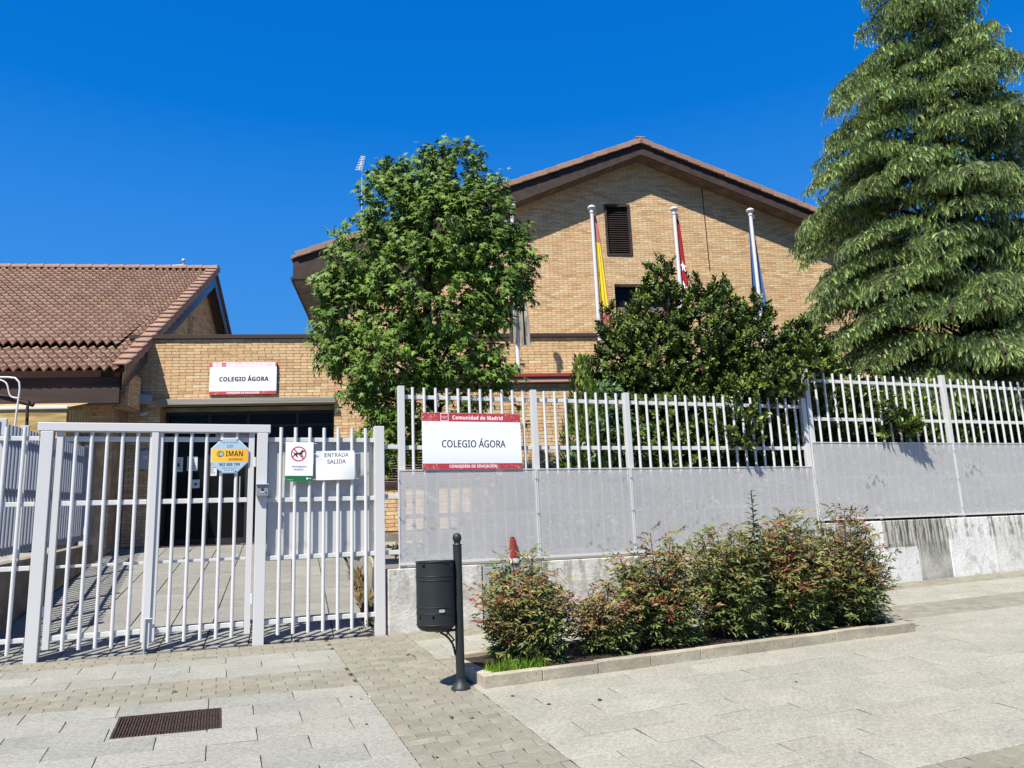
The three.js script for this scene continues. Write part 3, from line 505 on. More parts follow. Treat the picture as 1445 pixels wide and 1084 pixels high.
// ---------------------------------------------------------------- flagpoles and flags
{
  const spots = [[5.35, 'spain'], [6.92, 'madrid'], [8.42, 'eu'], [3.87, 'old']], top = 6.93, z = -4.5;
  const lab = { spain: 'white flagpole carrying the red and yellow flag', madrid: 'white flagpole carrying the red flag with white stars', eu: 'white flagpole carrying the blue flag', old: 'flagpole half hidden by the tree with a ragged pale flag' };
  const place = { spain: 'limp red and yellow striped flag hanging on its pole', madrid: 'limp red flag with white stars hanging on the middle pole', eu: 'limp blue flag hanging behind the rightmost pole', old: 'ragged faded grey flag hanging beside the leafy tree' };
  const flagTex = (k) => canvasTex(256, 512, (c, W, H) => {
    const r = rng(3);
    if (k === 'spain') { c.fillStyle = '#c3706a'; c.fillRect(0, 0, W, H); c.fillStyle = '#ddc22e'; c.fillRect(0, H * .22, W, H * .58); c.fillStyle = '#9a6b3a'; for (let i = 0; i < 60; i++) c.fillRect(W * .12 + r() * W * .22, H * .42 + r() * H * .14, 6, 8); c.fillStyle = '#b03a34'; c.fillRect(W * .16, H * .45, W * .12, H * .07); }
    else if (k === 'madrid') { c.fillStyle = '#a3101f'; c.fillRect(0, 0, W, H); c.fillStyle = '#f1ecec'; const st = (x, y, q) => { c.beginPath(); for (let n = 0; n < 10; n++) { const a = -Math.PI / 2 + n * Math.PI / 5, m = n % 2 ? q * .4 : q; c.lineTo(x + m * 1.4 * Math.cos(a), y + m * Math.sin(a)); } c.fill(); }; for (let i = 0; i < 4; i++) st(W * (.14 + i * .24), H * .52, 34); for (let i = 0; i < 3; i++) st(W * (.26 + i * .24), H * .74, 34); st(W * .2, H * .95, 30); st(W * .7, H * .95, 30); }
    else if (k === 'eu') { c.fillStyle = '#34588c'; c.fillRect(0, 0, W, H); c.fillStyle = '#d6b928'; for (let i = 0; i < 12; i++) { const a = i * Math.PI / 6; c.fillRect(W * .6 + 70 * Math.cos(a), H * .45 + 130 * Math.sin(a), 10, 14); } }
    else { c.fillStyle = '#8d897e'; c.fillRect(0, 0, W, H); for (let i = 0; i < 160; i++) { c.fillStyle = `rgba(${r() < .5 ? '70,68,62' : '215,212,204'},.35)`; c.fillRect(r() * W, r() * H, 4 + r() * 12, 20 + r() * 60); } }
  });
  function flagGeo(L, w0, w1, seed, both) { // a limp cloth gathered in folds: section is a zigzag, wider towards the foot
    const r = rng(seed), nu = 40, nv = 30, P = [], U = [], I = [], ph = r() * 6;
    for (let j = 0; j <= nv; j++) {
      const v = j / nv, w = lerp(w0, w1, Math.pow(v, .75)); for (let i = 0; i <= nu; i++) {
        const u = i / nu, f = u * 9, amp = w * .16 * (.5 + v * .7); let x = u * w * (both ? 1 : 1) - (both ? w * .45 : 0) + .02 * Math.sin(f * 1.7 + v * 4 + ph) * v; const zz = amp * Math.sin(f * Math.PI / 1.5 + ph + v * 1.3) - .02;
        const sag = u * .22 * L * .25 + .03 * Math.sin(u * 12 + ph) * v; P.push([x, -v * L - sag * (j / nv), zz]); U.push([u, 1 - v]);
      }
    }
    for (let j = 0; j < nv; j++) for (let i = 0; i < nu; i++) { const a = j * (nu + 1) + i; I.push(a, a + nu + 1, a + nu + 2, a, a + nu + 2, a + 1); }
    return poly(P, I, U);
  }
  for (const [x, k] of spots) {
    const t = bthing('flagpole', lab[k], 'flagpole', [x, .95, z], 'flagpoles in front of the gabled building');
    part(t, 'pole', rod(V(x, .95, z), V(x, top - .08, z), .043, .032, 14), M.whiteBar);
    part(t, 'finial', [new THREE.SphereGeometry(.075, 14, 8, 0, Math.PI * 2, 0, Math.PI / 2).scale(1, .75, 1).translate(x, top - .03, z), new THREE.CylinderGeometry(.075, .05, .03, 14).translate(x, top - .045, z), new THREE.CylinderGeometry(.042, .042, .07, 12).translate(x, top - .09, z)], M.whiteBar);
    part(t, 'cleat', rbox(x + .03, x + .07, top - .2, top - .12, z - .03, z + .03, .006), std(lin(.12, .06, .05), .6));
    const fl = { spain: [2.15, .05, .21, 5.35, 0], madrid: [1.75, .05, .17, 7, 0], eu: [1.85, .07, .27, 8, 1], old: [2.1, .16, .34, 9, 1] }[k];
    const f = bthing('flag', place[k], 'flag', [x, top - .2, z], 'flags on the flagpoles');
    const g = flagGeo(fl[0], fl[1], fl[2], fl[3], fl[4]); g.translate(x + (fl[4] ? .02 : .035), top - (k === 'old' ? .45 : .2), z + (k === 'old' ? .075 : fl[4] ? -.06 : -.01));
    part(f, 'cloth', g, std(0xffffff, .85, { map: flagTex(k), side: THREE.DoubleSide }));
  }
}

// ---------------------------------------------------------------- concrete walls under the railings
const T1 = .765, T2 = 1.065, XS = 7.72;
{
  const stain = (seed, base, streak, paint) => tex(256, 256, (u, v) => { // u along, v up
    let n = base + (fbm(u, v, 5, 5) - .5) * 70 + (fbm(u, v, 40, 2) - .5) * 26, r, g, b; const run = fbm(u + seed * .13, v * .12 + seed, 22, 3);
    const dr = streak * clamp((run - .46) * 6) * clamp((v - .42) * 2.2); n -= dr * 105; r = n; g = n - 1; b = n - 6 - dr * 8;
    if (v < .2) { const m = clamp((.2 - v) * 7) * fbm(u, v, 9, 3); r -= m * 95; g -= m * 82; b -= m * 100; }
    if (paint) { const e = paint(u, v); if (e > 0) { const k = e * .7; r = lerp(r, 236, k); g = lerp(g, 238, k); b = lerp(b, 240, k); } }
    const pit = vn(u * 60 + seed, v * 60, 60); if (pit > .95) { r -= 45; g -= 45; b -= 45; }
    return [r, g, b];
  });
  const mk = (t) => std(lin(.90, .875, .82), .92, { map: t, bumpMap: rep(bumpT, 2, 2), bumpScale: .005 });
  const seg = (parent, x0, x1, y1, m, dz = 0) => { const yb = Math.min(hS(x0, 0), hS(x1, 0)) - .15, g = new RoundedBoxGeometry(x1 - x0 - .006, y1 - yb, .24, 2, .012); const p = g.attributes.position, u = g.attributes.uv; for (let i = 0; i < p.count; i++) u.setXY(i, p.getX(i) / (x1 - x0) + .5, clamp((p.getY(i) + (y1 - yb) / 2 - .14) / (y1 - yb - .14))); g.translate((x0 + x1) / 2, (y1 + yb) / 2, -.05 + dz); part(parent, 'wall_segment', g, m); };
  const a = thing('concrete_wall', 'lower concrete base wall behind the litter bin and planted bed', 'wall', [1.74, .05, -.05]);
  const g1 = mk(stain(2, 196, .25)), g2 = mk(stain(5, 200, .45)), g3 = mk(stain(8, 190, .5));
  seg(a, 1.74, 2.82, T1, g1, .003); seg(a, 3.56, 4.9, T1, g2, .001); seg(a, 4.9, 6.3, T1, g3); seg(a, 6.3, XS, T1, g2, .002);
  { const g = box(2.82, 3.56, -.1, .12, -.17, .07); part(a, 'wall_segment', g, g1); part(a, 'wall_segment', box(2.82, 3.56, T1 - .03, T1, -.17, .07), g1); part(a, 'wall_segment', box(2.82, 3.56, .12, T1 - .03, -.17, -.05), g1); }
  const b = thing('concrete_wall', 'stained concrete base wall with white paint patches under the higher railing at right', 'wall', [XS, .15, -.05]);
  const white = (u, v) => clamp((fbm(u, v, 8, 4) - .32) * 6), top = (u, v) => (v < .62 && u < .97 ? clamp((fbm(u, v, 10, 3) - .2) * 8) : 0);
  const segs = [[XS, 8.42, mk(stain(11, 190, .4))], [8.42, 8.83, mk(stain(13, 205, .2, white))], [8.83, 9.45, mk(stain(15, 172, .9, top))], [9.45, 10.06, mk(stain(17, 168, .85))], [10.06, 10.95, mk(stain(19, 205, .7, (u, v) => white(u, v) * .9))], [10.95, 11.9, mk(stain(23, 200, .8, (u, v) => white(u, v) * .55))], [11.9, 13.2, mk(stain(27, 190, .5))], [13.2, 15, mk(stain(29, 190, .6))]];
  segs.forEach(([x0, x1, m], i) => seg(b, x0, x1, T2, m, (i % 3) * .003));
}
{ // meter cabinet let into the wall
  const t = thing('meter_cabinet', 'grey framed meter cabinet with glossy panel set in the concrete wall behind the shrubs', 'cabinet', [2.83, .12, .0]);
  part(t, 'frame', [rbox(2.83, 2.90, .12, T1 - .032, -.04, .085), rbox(3.48, 3.55, .12, T1 - .032, -.04, .085), rbox(2.90, 3.48, T1 - .10, T1 - .032, -.04, .085), rbox(2.90, 3.48, .12, .18, -.04, .085)], std(lin(.30, .33, .31), .5));
  part(t, 'panel', rbox(2.905, 3.475, .182, T1 - .102, .03, .055, .004), new THREE.MeshPhysicalMaterial({ color: lin(.5, .52, .53), roughness: .25, clearcoat: .8, clearcoatRoughness: .12, map: paintT }));
  part(t, 'lock', rod(V(2.865, .5, .08), V(2.865, .5, .095), .012), M.blackish);
}

// ---------------------------------------------------------------- perforated panels and railings
const holes = (() => { const n = 64, d = new Uint8Array(n * n * 4); for (let j = 0; j < n; j++) for (let i = 0; i < n; i++) { const f = (a, b) => Math.hypot(((i + .5) / n - a), ((j + .5) / n - b)); const q = Math.min(f(.5, .5), f(0, 0), f(1, 0), f(0, 1), f(1, 1)) < .24 ? 0 : 255, o = (j * n + i) * 4; d[o] = d[o + 1] = d[o + 2] = q; d[o + 3] = 255; } const t = new THREE.DataTexture(d, n, n); t.wrapS = t.wrapT = THREE.RepeatWrapping; t.magFilter = t.minFilter = THREE.LinearFilter; t.needsUpdate = true; return t; })();
const scuffT = tex(1024, 512, (u, v) => { let n = 226 + (fbm(u, v, 6, 5) - .5) * 16 + (vn(u * 256, v * 128, 256) - .5) * 10; const s = fbm(u, v, 30, 3); if (s > .72) n += 14 * (s - .72) * 10; const k = fbm(u + .3, v, 5, 3), q = fbm(u, v * .4, 70, 2); if (k > .58 && q > .66) n -= 50 * (k - .58) * 4; return [n, n, n]; });
const perfM = (seed) => { const m = std(lin(.77, .757, .72), .55, { alphaMap: rep(holes, 90, 90), map: rep(scuffT, .34, .8), side: THREE.DoubleSide, transparent: true }); m.map.offset.set(seed * .37, seed * .21); return m; };
const bar = (x, y0, y1, z, r = .0175) => { const g = new THREE.CylinderGeometry(r, r, y1 - y0, 10, 1); g.translate(x, (y0 + y1) / 2, z); return g; };
function railing(t, posts, barsPer, y) { // y: {post, bar, top, mid, pt, pb}
  const M1 = M.white;
  posts.forEach((x) => { part(t, 'post', [rbox(x - .038, x + .038, y.base, y.post, -.035, .035, .005)], M1); });
  for (let i = 0; i < posts.length - 1; i++) {
    const a = posts[i] + .042, b = posts[i + 1] - .042;
    for (const h of [y.top, y.mid, (y.mid + y.pb) / 2 - .12, y.pb + .08]) part(t, 'rail', rbox(a, b, h - .024, h + .024, -.045, -.012, .004), M1);
    const n = barsPer[i]; for (let k = 1; k <= n; k++) part(t, 'bar', bar(posts[i] + (posts[i + 1] - posts[i]) * k / (n + 1), y.pb, y.bar, .008), M.whiteBar);
  }
}
function panels(t, xs, y0, y1, z) {
  for (let i = 0; i < xs.length - 1; i++) {
    const a = xs[i] + .003, b = xs[i + 1] - .003, g = new THREE.PlaneGeometry(b - a - .02, y1 - y0 - .02); const p = g.attributes.position, u = g.attributes.uv; for (let k = 0; k < p.count; k++) u.setXY(k, p.getX(k) + (a + b) / 2, p.getY(k)); g.translate((a + b) / 2, (y0 + y1) / 2, z);
    const back = g.clone(), mat = perfM(i + Math.round(a * 3)); back.translate(0, 0, -.0016);   // a punched plate: the rim of each hole has depth
    const pn = part(t, 'panel', [g, back], mat);
    part(pn, 'panel_frame', [box(a, b, y1 - .012, y1, z - .012, z + .006), box(a, b, y0, y0 + .022, z - .02, z + .012), box(a, a + .014, y0 + .022, y1 - .012, z - .012, z + .006), box(b - .014, b, y0 + .022, y1 - .012, z - .012, z + .006)], M.white);
    for (const yy of [y0 + .12, (y0 + y1) / 2, y1 - .12]) for (const xx of [a + .008, b - .008]) part(pn, 'bolt', rod(V(xx, yy, z + .006), V(xx, yy, z + .016), .008, .006, 6), M.steel);
  }
}
{
  const t = thing('panel_railing', 'white bar railing with grey perforated panels carrying the school board, behind the bin', 'fence', [1.92, T1, 0]);
  railing(t, [1.92, 3.57, 4.86, 7.70], [11, 8, 18], { base: T1 - .01, post: 2.82, bar: 2.81, top: 2.70, mid: 2.11, pt: 1.85, pb: .80 });
  panels(t, [1.865, 3.545, 4.83, XS], .80, 1.852, .055);
  const u = thing('panel_railing', 'higher white bar railing with grey panels beside the conifer at right', 'fence', [7.8, T2, 0]);
  railing(u, [7.80, 10.47, 13.15, 15.0], [15, 15, 10], { base: T2 - .01, post: 3.25, bar: 3.2, top: 3.09, mid: 2.53, pt: 2.19, pb: 1.10 });
  panels(u, [7.73, 10.44, 13.13, 15], 1.10, 2.19, .055);
}
{
  const t = thing('fence_board', 'large white school board with red strips wired to the white railing', 'sign', [2.755, 2.18, .068]);
  signBoard(t, 1.215, .66, schoolSign(1.22, .66, false), M.white, .01);
}
{ // flattened road cone on the wall
  const t = thing('squashed_cone', 'flattened red and white plastic cone standing on the wall by the panel', 'traffic cone', [3.20, T1, .085]);
  const red = std(lin(.36, .045, .028), .6, { map: rep(grainT, 3, 3) }), prof = (p) => { const g = new THREE.LatheGeometry(p.map(([r, y]) => new THREE.Vector2(r, y)), 18); const q = g.attributes.position; for (let i = 0; i < q.count; i++) { const y = q.getY(i), k = fbm(Math.atan2(q.getZ(i), q.getX(i)) * .05 + .4, y * .6, 16, 2) - .5; q.setX(i, q.getX(i) * (1 + k * .25) - .05 * y * y * 4 + .012); q.setZ(i, q.getZ(i) * .42); } g.computeVertexNormals(); g.translate(3.20, T1, .088); return g; };
  part(t, 'white_band', prof([[.052, -.0], [.054, .02], [.05, .05]]), M.whiteBar);
  part(t, 'cone', prof([[.05, .049], [.053, .09], [.046, .14], [.048, .165], [.043, .21], [.040, .25], [.028, .28]]), red);
  part(t, 'rim', prof([[.029, .278], [.024, .292], [.012, .294]]), M.blackish);
}

// ---------------------------------------------------------------- gates and front fence at left
const RB = [.30, .955, 1.555, 2.19];
function leaf(parent, x0, x1, n) {
  const f = part(parent, 'gate_leaf', [rbox(x0, x0 + .058, .20, 2.285, -.03, .03, .004), rbox(x1 - .058, x1, .20, 2.285, -.03, .03, .004)], M.white);
  for (const h of RB) part(f, 'rail', h === .955 ? rbox(x0 + .062, x1 - .062, h - .014, h + .014, -.03, -.008, .003) : rbox(x0 + .062, x1 - .062, h - .024, h + .024, -.024, .01, .004), M.white);
  for (let k = 1; k <= n; k++) part(f, 'bar', bar(lerp(x0 + .03, x1 - .03, k / (n + 1)), .18, 2.30, .018, .018), M.whiteBar);
  return f;
}
{
  const t = thing('double_gate', 'white double gate of upright bars under a top beam, octagonal plate on its right leaf', 'gate', [-.6, .09, 0]);
  part(t, 'gate_post', rbox(-1.65, -1.54, .05, 2.258, -.055, .055, .006), M.white); part(t, 'gate_post', rbox(.355, .465, .05, 2.258, -.055, .055, .006), M.white);
  part(t, 'top_beam', rbox(-1.68, .49, 2.26, 2.345, -.055, .055, .006), M.white);
  leaf(t, -1.515, -.625, 5); const l2 = leaf(t, -.615, .33, 5);
  part(l2, 'meeting_stile', rbox(-.665, -.60, .14, 2.32, .031, .05, .004), M.white);
  part(l2, 'drop_bolt', [rod(V(-.64, .42, .06), V(-.64, .06, .06), .009), rod(V(-.64, .42, .06), V(-.58, .42, .06), .007)], M.steel);
  part(l2, 'lock_box', rbox(-.66, -.58, 1.05, 1.2, -.07, -.031, .004), M.steel);
  for (const y of [.5, 1.9]) { part(t, 'hinge', rod(V(-1.525, y, .02), V(-1.525, y + .1, .02), .016), M.white); part(t, 'hinge', rod(V(.338, y, .02), V(.338, y + .1, .02), .016), M.white); }
  part(t, 'gate_closer', rbox(-.06, .32, 2.215, 2.257, -.11, -.065, .006), M.whiteBar);
}
{
  const t = thing('intercom', 'small grey intercom box with round camera on the gate post', 'intercom', [.42, 1.60, .06]);
  part(t, 'housing', rbox(.355, .475, 1.585, 1.70, .06, .11, .006), std(lin(.33, .33, .33), .45, { metalness: .4 }));
  part(t, 'hood', rbox(.35, .48, 1.70, 1.712, .06, .125, .003), M.steel);
  part(t, 'lens', [rod(V(.415, 1.655, .108), V(.415, 1.655, .114), .014, .014, 14)], M.blackish); part(t, 'call_plate', rbox(.392, .436, 1.618, 1.628, .108, .114, .002), M.whiteBar); part(t, 'button', rod(V(.452, 1.622, .108), V(.452, 1.622, .115), .007), M.blackish);
}
{
  const t = thing('screened_fence', 'fixed white bar fence with grey backing sheet between gate post and concrete wall', 'fence', [1.05, .09, 0]);
  part(t, 'post', rbox(1.605, 1.715, .05, 2.345, -.055, .055, .006), M.white);
  for (const h of [.30, .945, 1.545, 2.19]) part(t, 'rail', rbox(.465, 1.605, h - .024, h + .024, -.024, .012, .004), M.white);
  for (let k = 0; k < 7; k++) part(t, 'bar', bar(.60 + k * .1515, .17, 2.32, .03, .019), M.whiteBar);
  part(t, 'backing_sheet', box(.477, 1.598, .93, 2.205, -.046, -.034), M.gatePanel);
  part(t, 'sheet_edge', [box(.477, 1.598, .915, .93, -.05, -.02), box(1.55, 1.56, .93, 2.2, -.034, -.028)], M.white);
  for (const h of [.945, 1.56, 2.115]) part(t, 'link_rail', rbox(1.715, 1.878, h - .024, h + .024, -.024, .012, .004), M.white);
}
{
  const t = thing('bar_fence', 'white bar fence bay adjoining the left post of the double gate', 'fence', [-2.6, .1, 0]);
  part(t, 'post', rbox(-4.22, -4.10, .05, 2.3, -.06, .06, .006), M.white);
  for (const h of RB) part(t, 'rail', rbox(-4.10, -1.665, h - .022, h + .022, -.024, .01, .004), M.white);
  for (let k = 0; k < 15; k++) part(t, 'bar', bar(-1.79 - k * .152, .18, 2.30, .018, .018), M.whiteBar);
}
{ // side fence on its low wall along the ramp
  const X = (z) => -2.28 + .06 * -z, t = thing('ramp_wall', 'low rough concrete wall along the left side of the ramp', 'wall', [-2.28, .1, -.3]);
  const P = [], I = [], U = [], n = 14; const put = (x, y, z) => { P.push([x, y, z]); U.push([z, y + x]); };
  for (let i = 0; i <= n; i++) { const z = lerp(-.25, -5.3, i / n), x = X(z), yt = .93 + .047 * -z; put(x + .1, hR(z) - .1, z); put(x + .1, yt, z); put(x - .1, yt, z); put(x - .1, hR(z) - .3, z); }
  for (let i = 0; i < n; i++) for (let k = 0; k < 3; k++) { const a = i * 4 + k; I.push(a, a + 4, a + 5, a, a + 5, a + 1); } I.push(0, 1, 2, 0, 2, 3);
  const wg = poly(P, I, U).toNonIndexed(); wg.computeVertexNormals();
  part(t, 'wall_body', wg, std(lin(.36, .31, .24), .95, { map: rep(concT, .8, 1.2), side: THREE.DoubleSide, bumpMap: rep(bumpT, 2, 2), bumpScale: .006 }));
  const f = thing('ramp_fence', 'railing with close set bars coloured shade grey and white posts on the low wall beside the ramp', 'fence', [-2.28, .95, -.3]);
  const yb = (z) => .93 + .047 * -z, yt = (z) => 2.43 + .05 * -z;
  const shadeGrey = std(lin(.24, .26, .30), .45);  // shaded side of the bars put into their grey colour
  const pz = [-.35, -1.0, -1.8, -3.35, -5.1];
  for (const z of pz) { const g = rbox(-.045, .045, yb(z), yt(z) + .05, -.03, .03, .005); g.rotateY(.06); g.translate(X(z), 0, z); part(f, 'post', g, M.white); }
  for (let i = 0; i < pz.length - 1; i++) {
    const a = pz[i] - .03, b = pz[i + 1] + .03; for (const h of [.16, .8, 1.36]) part(f, 'rail', rod(V(X(a), yb(a) + h, a), V(X(b), yb(b) + h, b), .022, .022, 6), shadeGrey);
    const m = Math.floor((a - b) / .115); for (let k = 1; k < m; k++) { const z = lerp(a, b, k / m); const g = new THREE.CylinderGeometry(.018, .018, yt(z) - yb(z) - .08, 8); g.translate(X(z) + .02, (yt(z) + yb(z)) / 2 + .04, z); part(f, 'bar', g, shadeGrey); }
  }
}
{ // concrete edging between ramp and yard
  const t = thing('ramp_edging', 'narrow concrete edging with weeds along the right side of the ramp', 'kerb', [1.62, .1, -.1]);
  const n = 8; for (let i = 0; i < n; i++) { const z0 = lerp(-.12, -5.0, i / n), z1 = lerp(-.12, -5.0, (i + 1) / n), x = (z) => 1.72 + .085 * -z * 1; const g = box(-.07, .07, -.25, .0, z1 + .004, z0 - .004); const p = g.attributes.position; for (let k = 0; k < p.count; k++) { const z = p.getZ(k); p.setX(k, p.getX(k) + x(z)); p.setY(k, p.getY(k) + Math.max(hR(z) + .06, Math.min(yardH(0, z) + .02, .55 + .5 * clamp(-z / 1.4)))); } g.computeVertexNormals(); part(t, 'edging_stone', g, M.kerb); }
}
// plates and notices on the bars
{
  const t = thing('alarm_plate', 'octagonal yellow and blue security plate tied to the gate bars', 'sign', [.085, 2.015, .044]);
  const s = .182, k = s * Math.tan(Math.PI / 8) * .92, sh = new THREE.Shape([[-k, -s], [k, -s], [s, -k], [s, k], [k, s], [-k, s], [-s, k], [-s, -k]].map(p => new THREE.Vector2(...p)));
  const map = canvasTex(512, 512, (c, W, H) => {
    c.fillStyle = '#a9c3d0'; c.fillRect(0, 0, W, H); c.fillStyle = '#f2b62c'; c.fillRect(0, H * .30, W, H * .39); const gr = c.createLinearGradient(0, H * .3, W, H * .69); gr.addColorStop(0, '#f7c64a'); gr.addColorStop(1, '#eda920'); c.fillStyle = gr; c.fillRect(0, H * .3, W, H * .39);
    c.fillStyle = '#0f1418'; c.textAlign = 'center'; c.textBaseline = 'middle';
    c.font = '34px sans-serif'; c.fillText('ESPACIO PROTEGIDO', W * .5, H * .115, W * .46); c.font = '68px sans-serif'; c.fillText('24H', W * .5, H * .225, W * .19);
    c.font = 'bold 112px sans-serif'; c.fillText('IMAN', W * .63, H * .445, W * .50); c.font = 'bold 44px sans-serif'; c.fillText('SEGURIDAD', W * .66, H * .615, W * .40);
    c.lineWidth = 9; c.strokeStyle = '#14181a'; c.beginPath(); c.arc(W * .225, H * .455, 40, 0, 7); c.stroke(); c.beginPath(); c.arc(W * .265, H * .455, 36, 0, 7); c.fillStyle = '#aab4b8'; c.fill(); c.stroke();
    c.fillStyle = '#11161a'; c.font = 'bold 62px sans-serif'; c.fillText('902 888 799', W * .5, H * .765, W * .58); c.font = '30px sans-serif'; c.fillText('www.imancorp.es', W * .5, H * .865, W * .42); c.fillText('R.D.G.P. 2227', W * .5, H * .93, W * .3);
  });
  const body = new THREE.ExtrudeGeometry(sh, { depth: .004, bevelEnabled: true, bevelSize: .004, bevelThickness: .002, bevelSegments: 1 }); const o = offOf(t); body.translate(o.x, o.y, o.z); part(t, 'plate', body, M.whiteBar);
  const fg = new THREE.ShapeGeometry(sh), u = fg.attributes.uv, p = fg.attributes.position; for (let i = 0; i < p.count; i++) u.setXY(i, p.getX(i) / (2 * s) + .5, p.getY(i) / (2 * s) + .5); fg.scale(.975, .975, 1); fg.translate(o.x, o.y, o.z + .0075); part(t, 'face', fg, std(0xffffff, .35, { map }));
  for (const [x, y] of [[-.09, .16], [.07, .165], [-.09, -.165], [.06, -.165]]) { const g = new THREE.TorusGeometry(.024, .004, 5, 10); g.rotateX(Math.PI / 2); g.rotateZ(.4); g.translate(o.x + x, o.y + y, o.z - .016); part(t, 'cable_tie', g, M.blackish); }
}
{
  const t = thing('dog_ban_sign', 'white dog ban notice with red circle and green foot on the bars', 'sign', [.79, 1.945, .062]);
  const map = canvasTex(384, 560, (c, W, H) => {
    c.fillStyle = '#f1f2f6'; c.fillRect(0, 0, W, H); c.fillStyle = '#17693f'; c.fillRect(0, H * .855, W, H * .145); c.fillStyle = '#e8f2ec'; c.beginPath(); c.arc(W * .8, H * .925, 15, 0, 7); c.fill(); c.fillRect(W * .86, H * .915, 30, 8); c.fillRect(W * .08, H * .955, 80, 4);
    // dog silhouette
    c.fillStyle = '#111'; c.save(); c.translate(W * .47, H * .30); c.rotate(-.08); c.beginPath(); c.moveTo(-62, -6); c.lineTo(-80, -34); c.lineTo(-70, -36); c.lineTo(-52, -16); c.lineTo(26, -22); c.lineTo(44, -48); c.lineTo(54, -60); c.lineTo(62, -48); c.lineTo(88, -38); c.lineTo(84, -26); c.lineTo(62, -22); c.lineTo(48, 4); c.lineTo(56, 30); c.lineTo(72, 40); c.lineTo(64, 48); c.lineTo(42, 34); c.lineTo(30, 10); c.lineTo(-24, 10); c.lineTo(-20, 30); c.lineTo(-6, 46); c.lineTo(-22, 50); c.lineTo(-40, 30); c.lineTo(-48, 14); c.lineTo(-70, 36); c.lineTo(-84, 54); c.lineTo(-94, 46); c.lineTo(-76, 22); c.closePath(); c.fill(); c.restore();
    c.strokeStyle = '#c3203a'; c.lineWidth = 19; c.beginPath(); c.arc(W * .47, H * .30, 100, 0, 7); c.stroke(); c.beginPath(); c.moveTo(W * .47 - 70, H * .30 - 70); c.lineTo(W * .47 + 70, H * .30 + 70); c.stroke();
    c.fillStyle = '#16181c'; c.textAlign = 'center'; c.textBaseline = 'middle'; c.font = 'bold 40px sans-serif'; c.fillText('PROHIBIDO', W * .5, H * .625, W * .54); c.fillText('PERROS', W * .48, H * .70, W * .36);
  });
  const s = signBoard(t, .292, .425, map, M.whiteBar, .005); s.rotation.z = -.0;
  for (const [x, y] of [[-.14, .2], [.145, .2], [-.14, -.19], [.145, -.19]]) part(t, 'cable_tie', rod(V(.79 + x - .02, 1.945 + y, .058), V(.79 + x + .035, 1.945 + y, .060), .003, .003, 5), M.whiteBar);
  t.rotation.z = -.012;
}
{
  const t = thing('paper_notice', 'plain white entrance and exit notice tied to the bars', 'sign', [1.17, 1.905, .068]);
  const map = canvasTex(512, 400, (c, W, H) => { c.fillStyle = '#f3f4f1'; c.fillRect(0, 0, W, H); c.fillStyle = '#1d2430'; c.textAlign = 'center'; c.textBaseline = 'middle'; c.font = '76px sans-serif'; c.strokeStyle = '#1d2430'; c.lineWidth = 2.5; for (const [s, y] of [['ENTRADA', .145], ['SALIDA', .375]]) { c.fillText(s, W * .53, H * y, W * .72); c.strokeText(s, W * .53, H * y, W * .72); } const g = c.createLinearGradient(0, H * .5, 0, H); g.addColorStop(0, 'rgba(200,198,188,0)'); g.addColorStop(1, 'rgba(190,188,176,.35)'); c.fillStyle = g; c.fillRect(0, H * .5, W, H * .5); });
  const w = .41, h = .315, g = new THREE.PlaneGeometry(w, h, 16, 8), p = g.attributes.position; for (let i = 0; i < p.count; i++) { const x = p.getX(i) / w, y = p.getY(i) / h; p.setZ(i, .01 * Math.sin(x * 5) + .008 * Math.sin(y * 4 + x * 3)); } g.computeVertexNormals(); g.translate(1.17, 1.905, .068);
  part(t, 'sheet', g, std(0xffffff, .55, { map, side: THREE.DoubleSide }));
  part(t, 'cable_tie', [rod(V(1.365, 2.03, .07), V(1.47, 2.035, .05), .003, .003, 5), rod(V(1.36, 1.76, .07), V(1.42, 1.755, .05), .003, .003, 5), rod(V(.945, 2.03, .07), V(.98, 2.03, .07), .003, .003, 5)], M.whiteBar);
  t.rotation.z = .01;
}

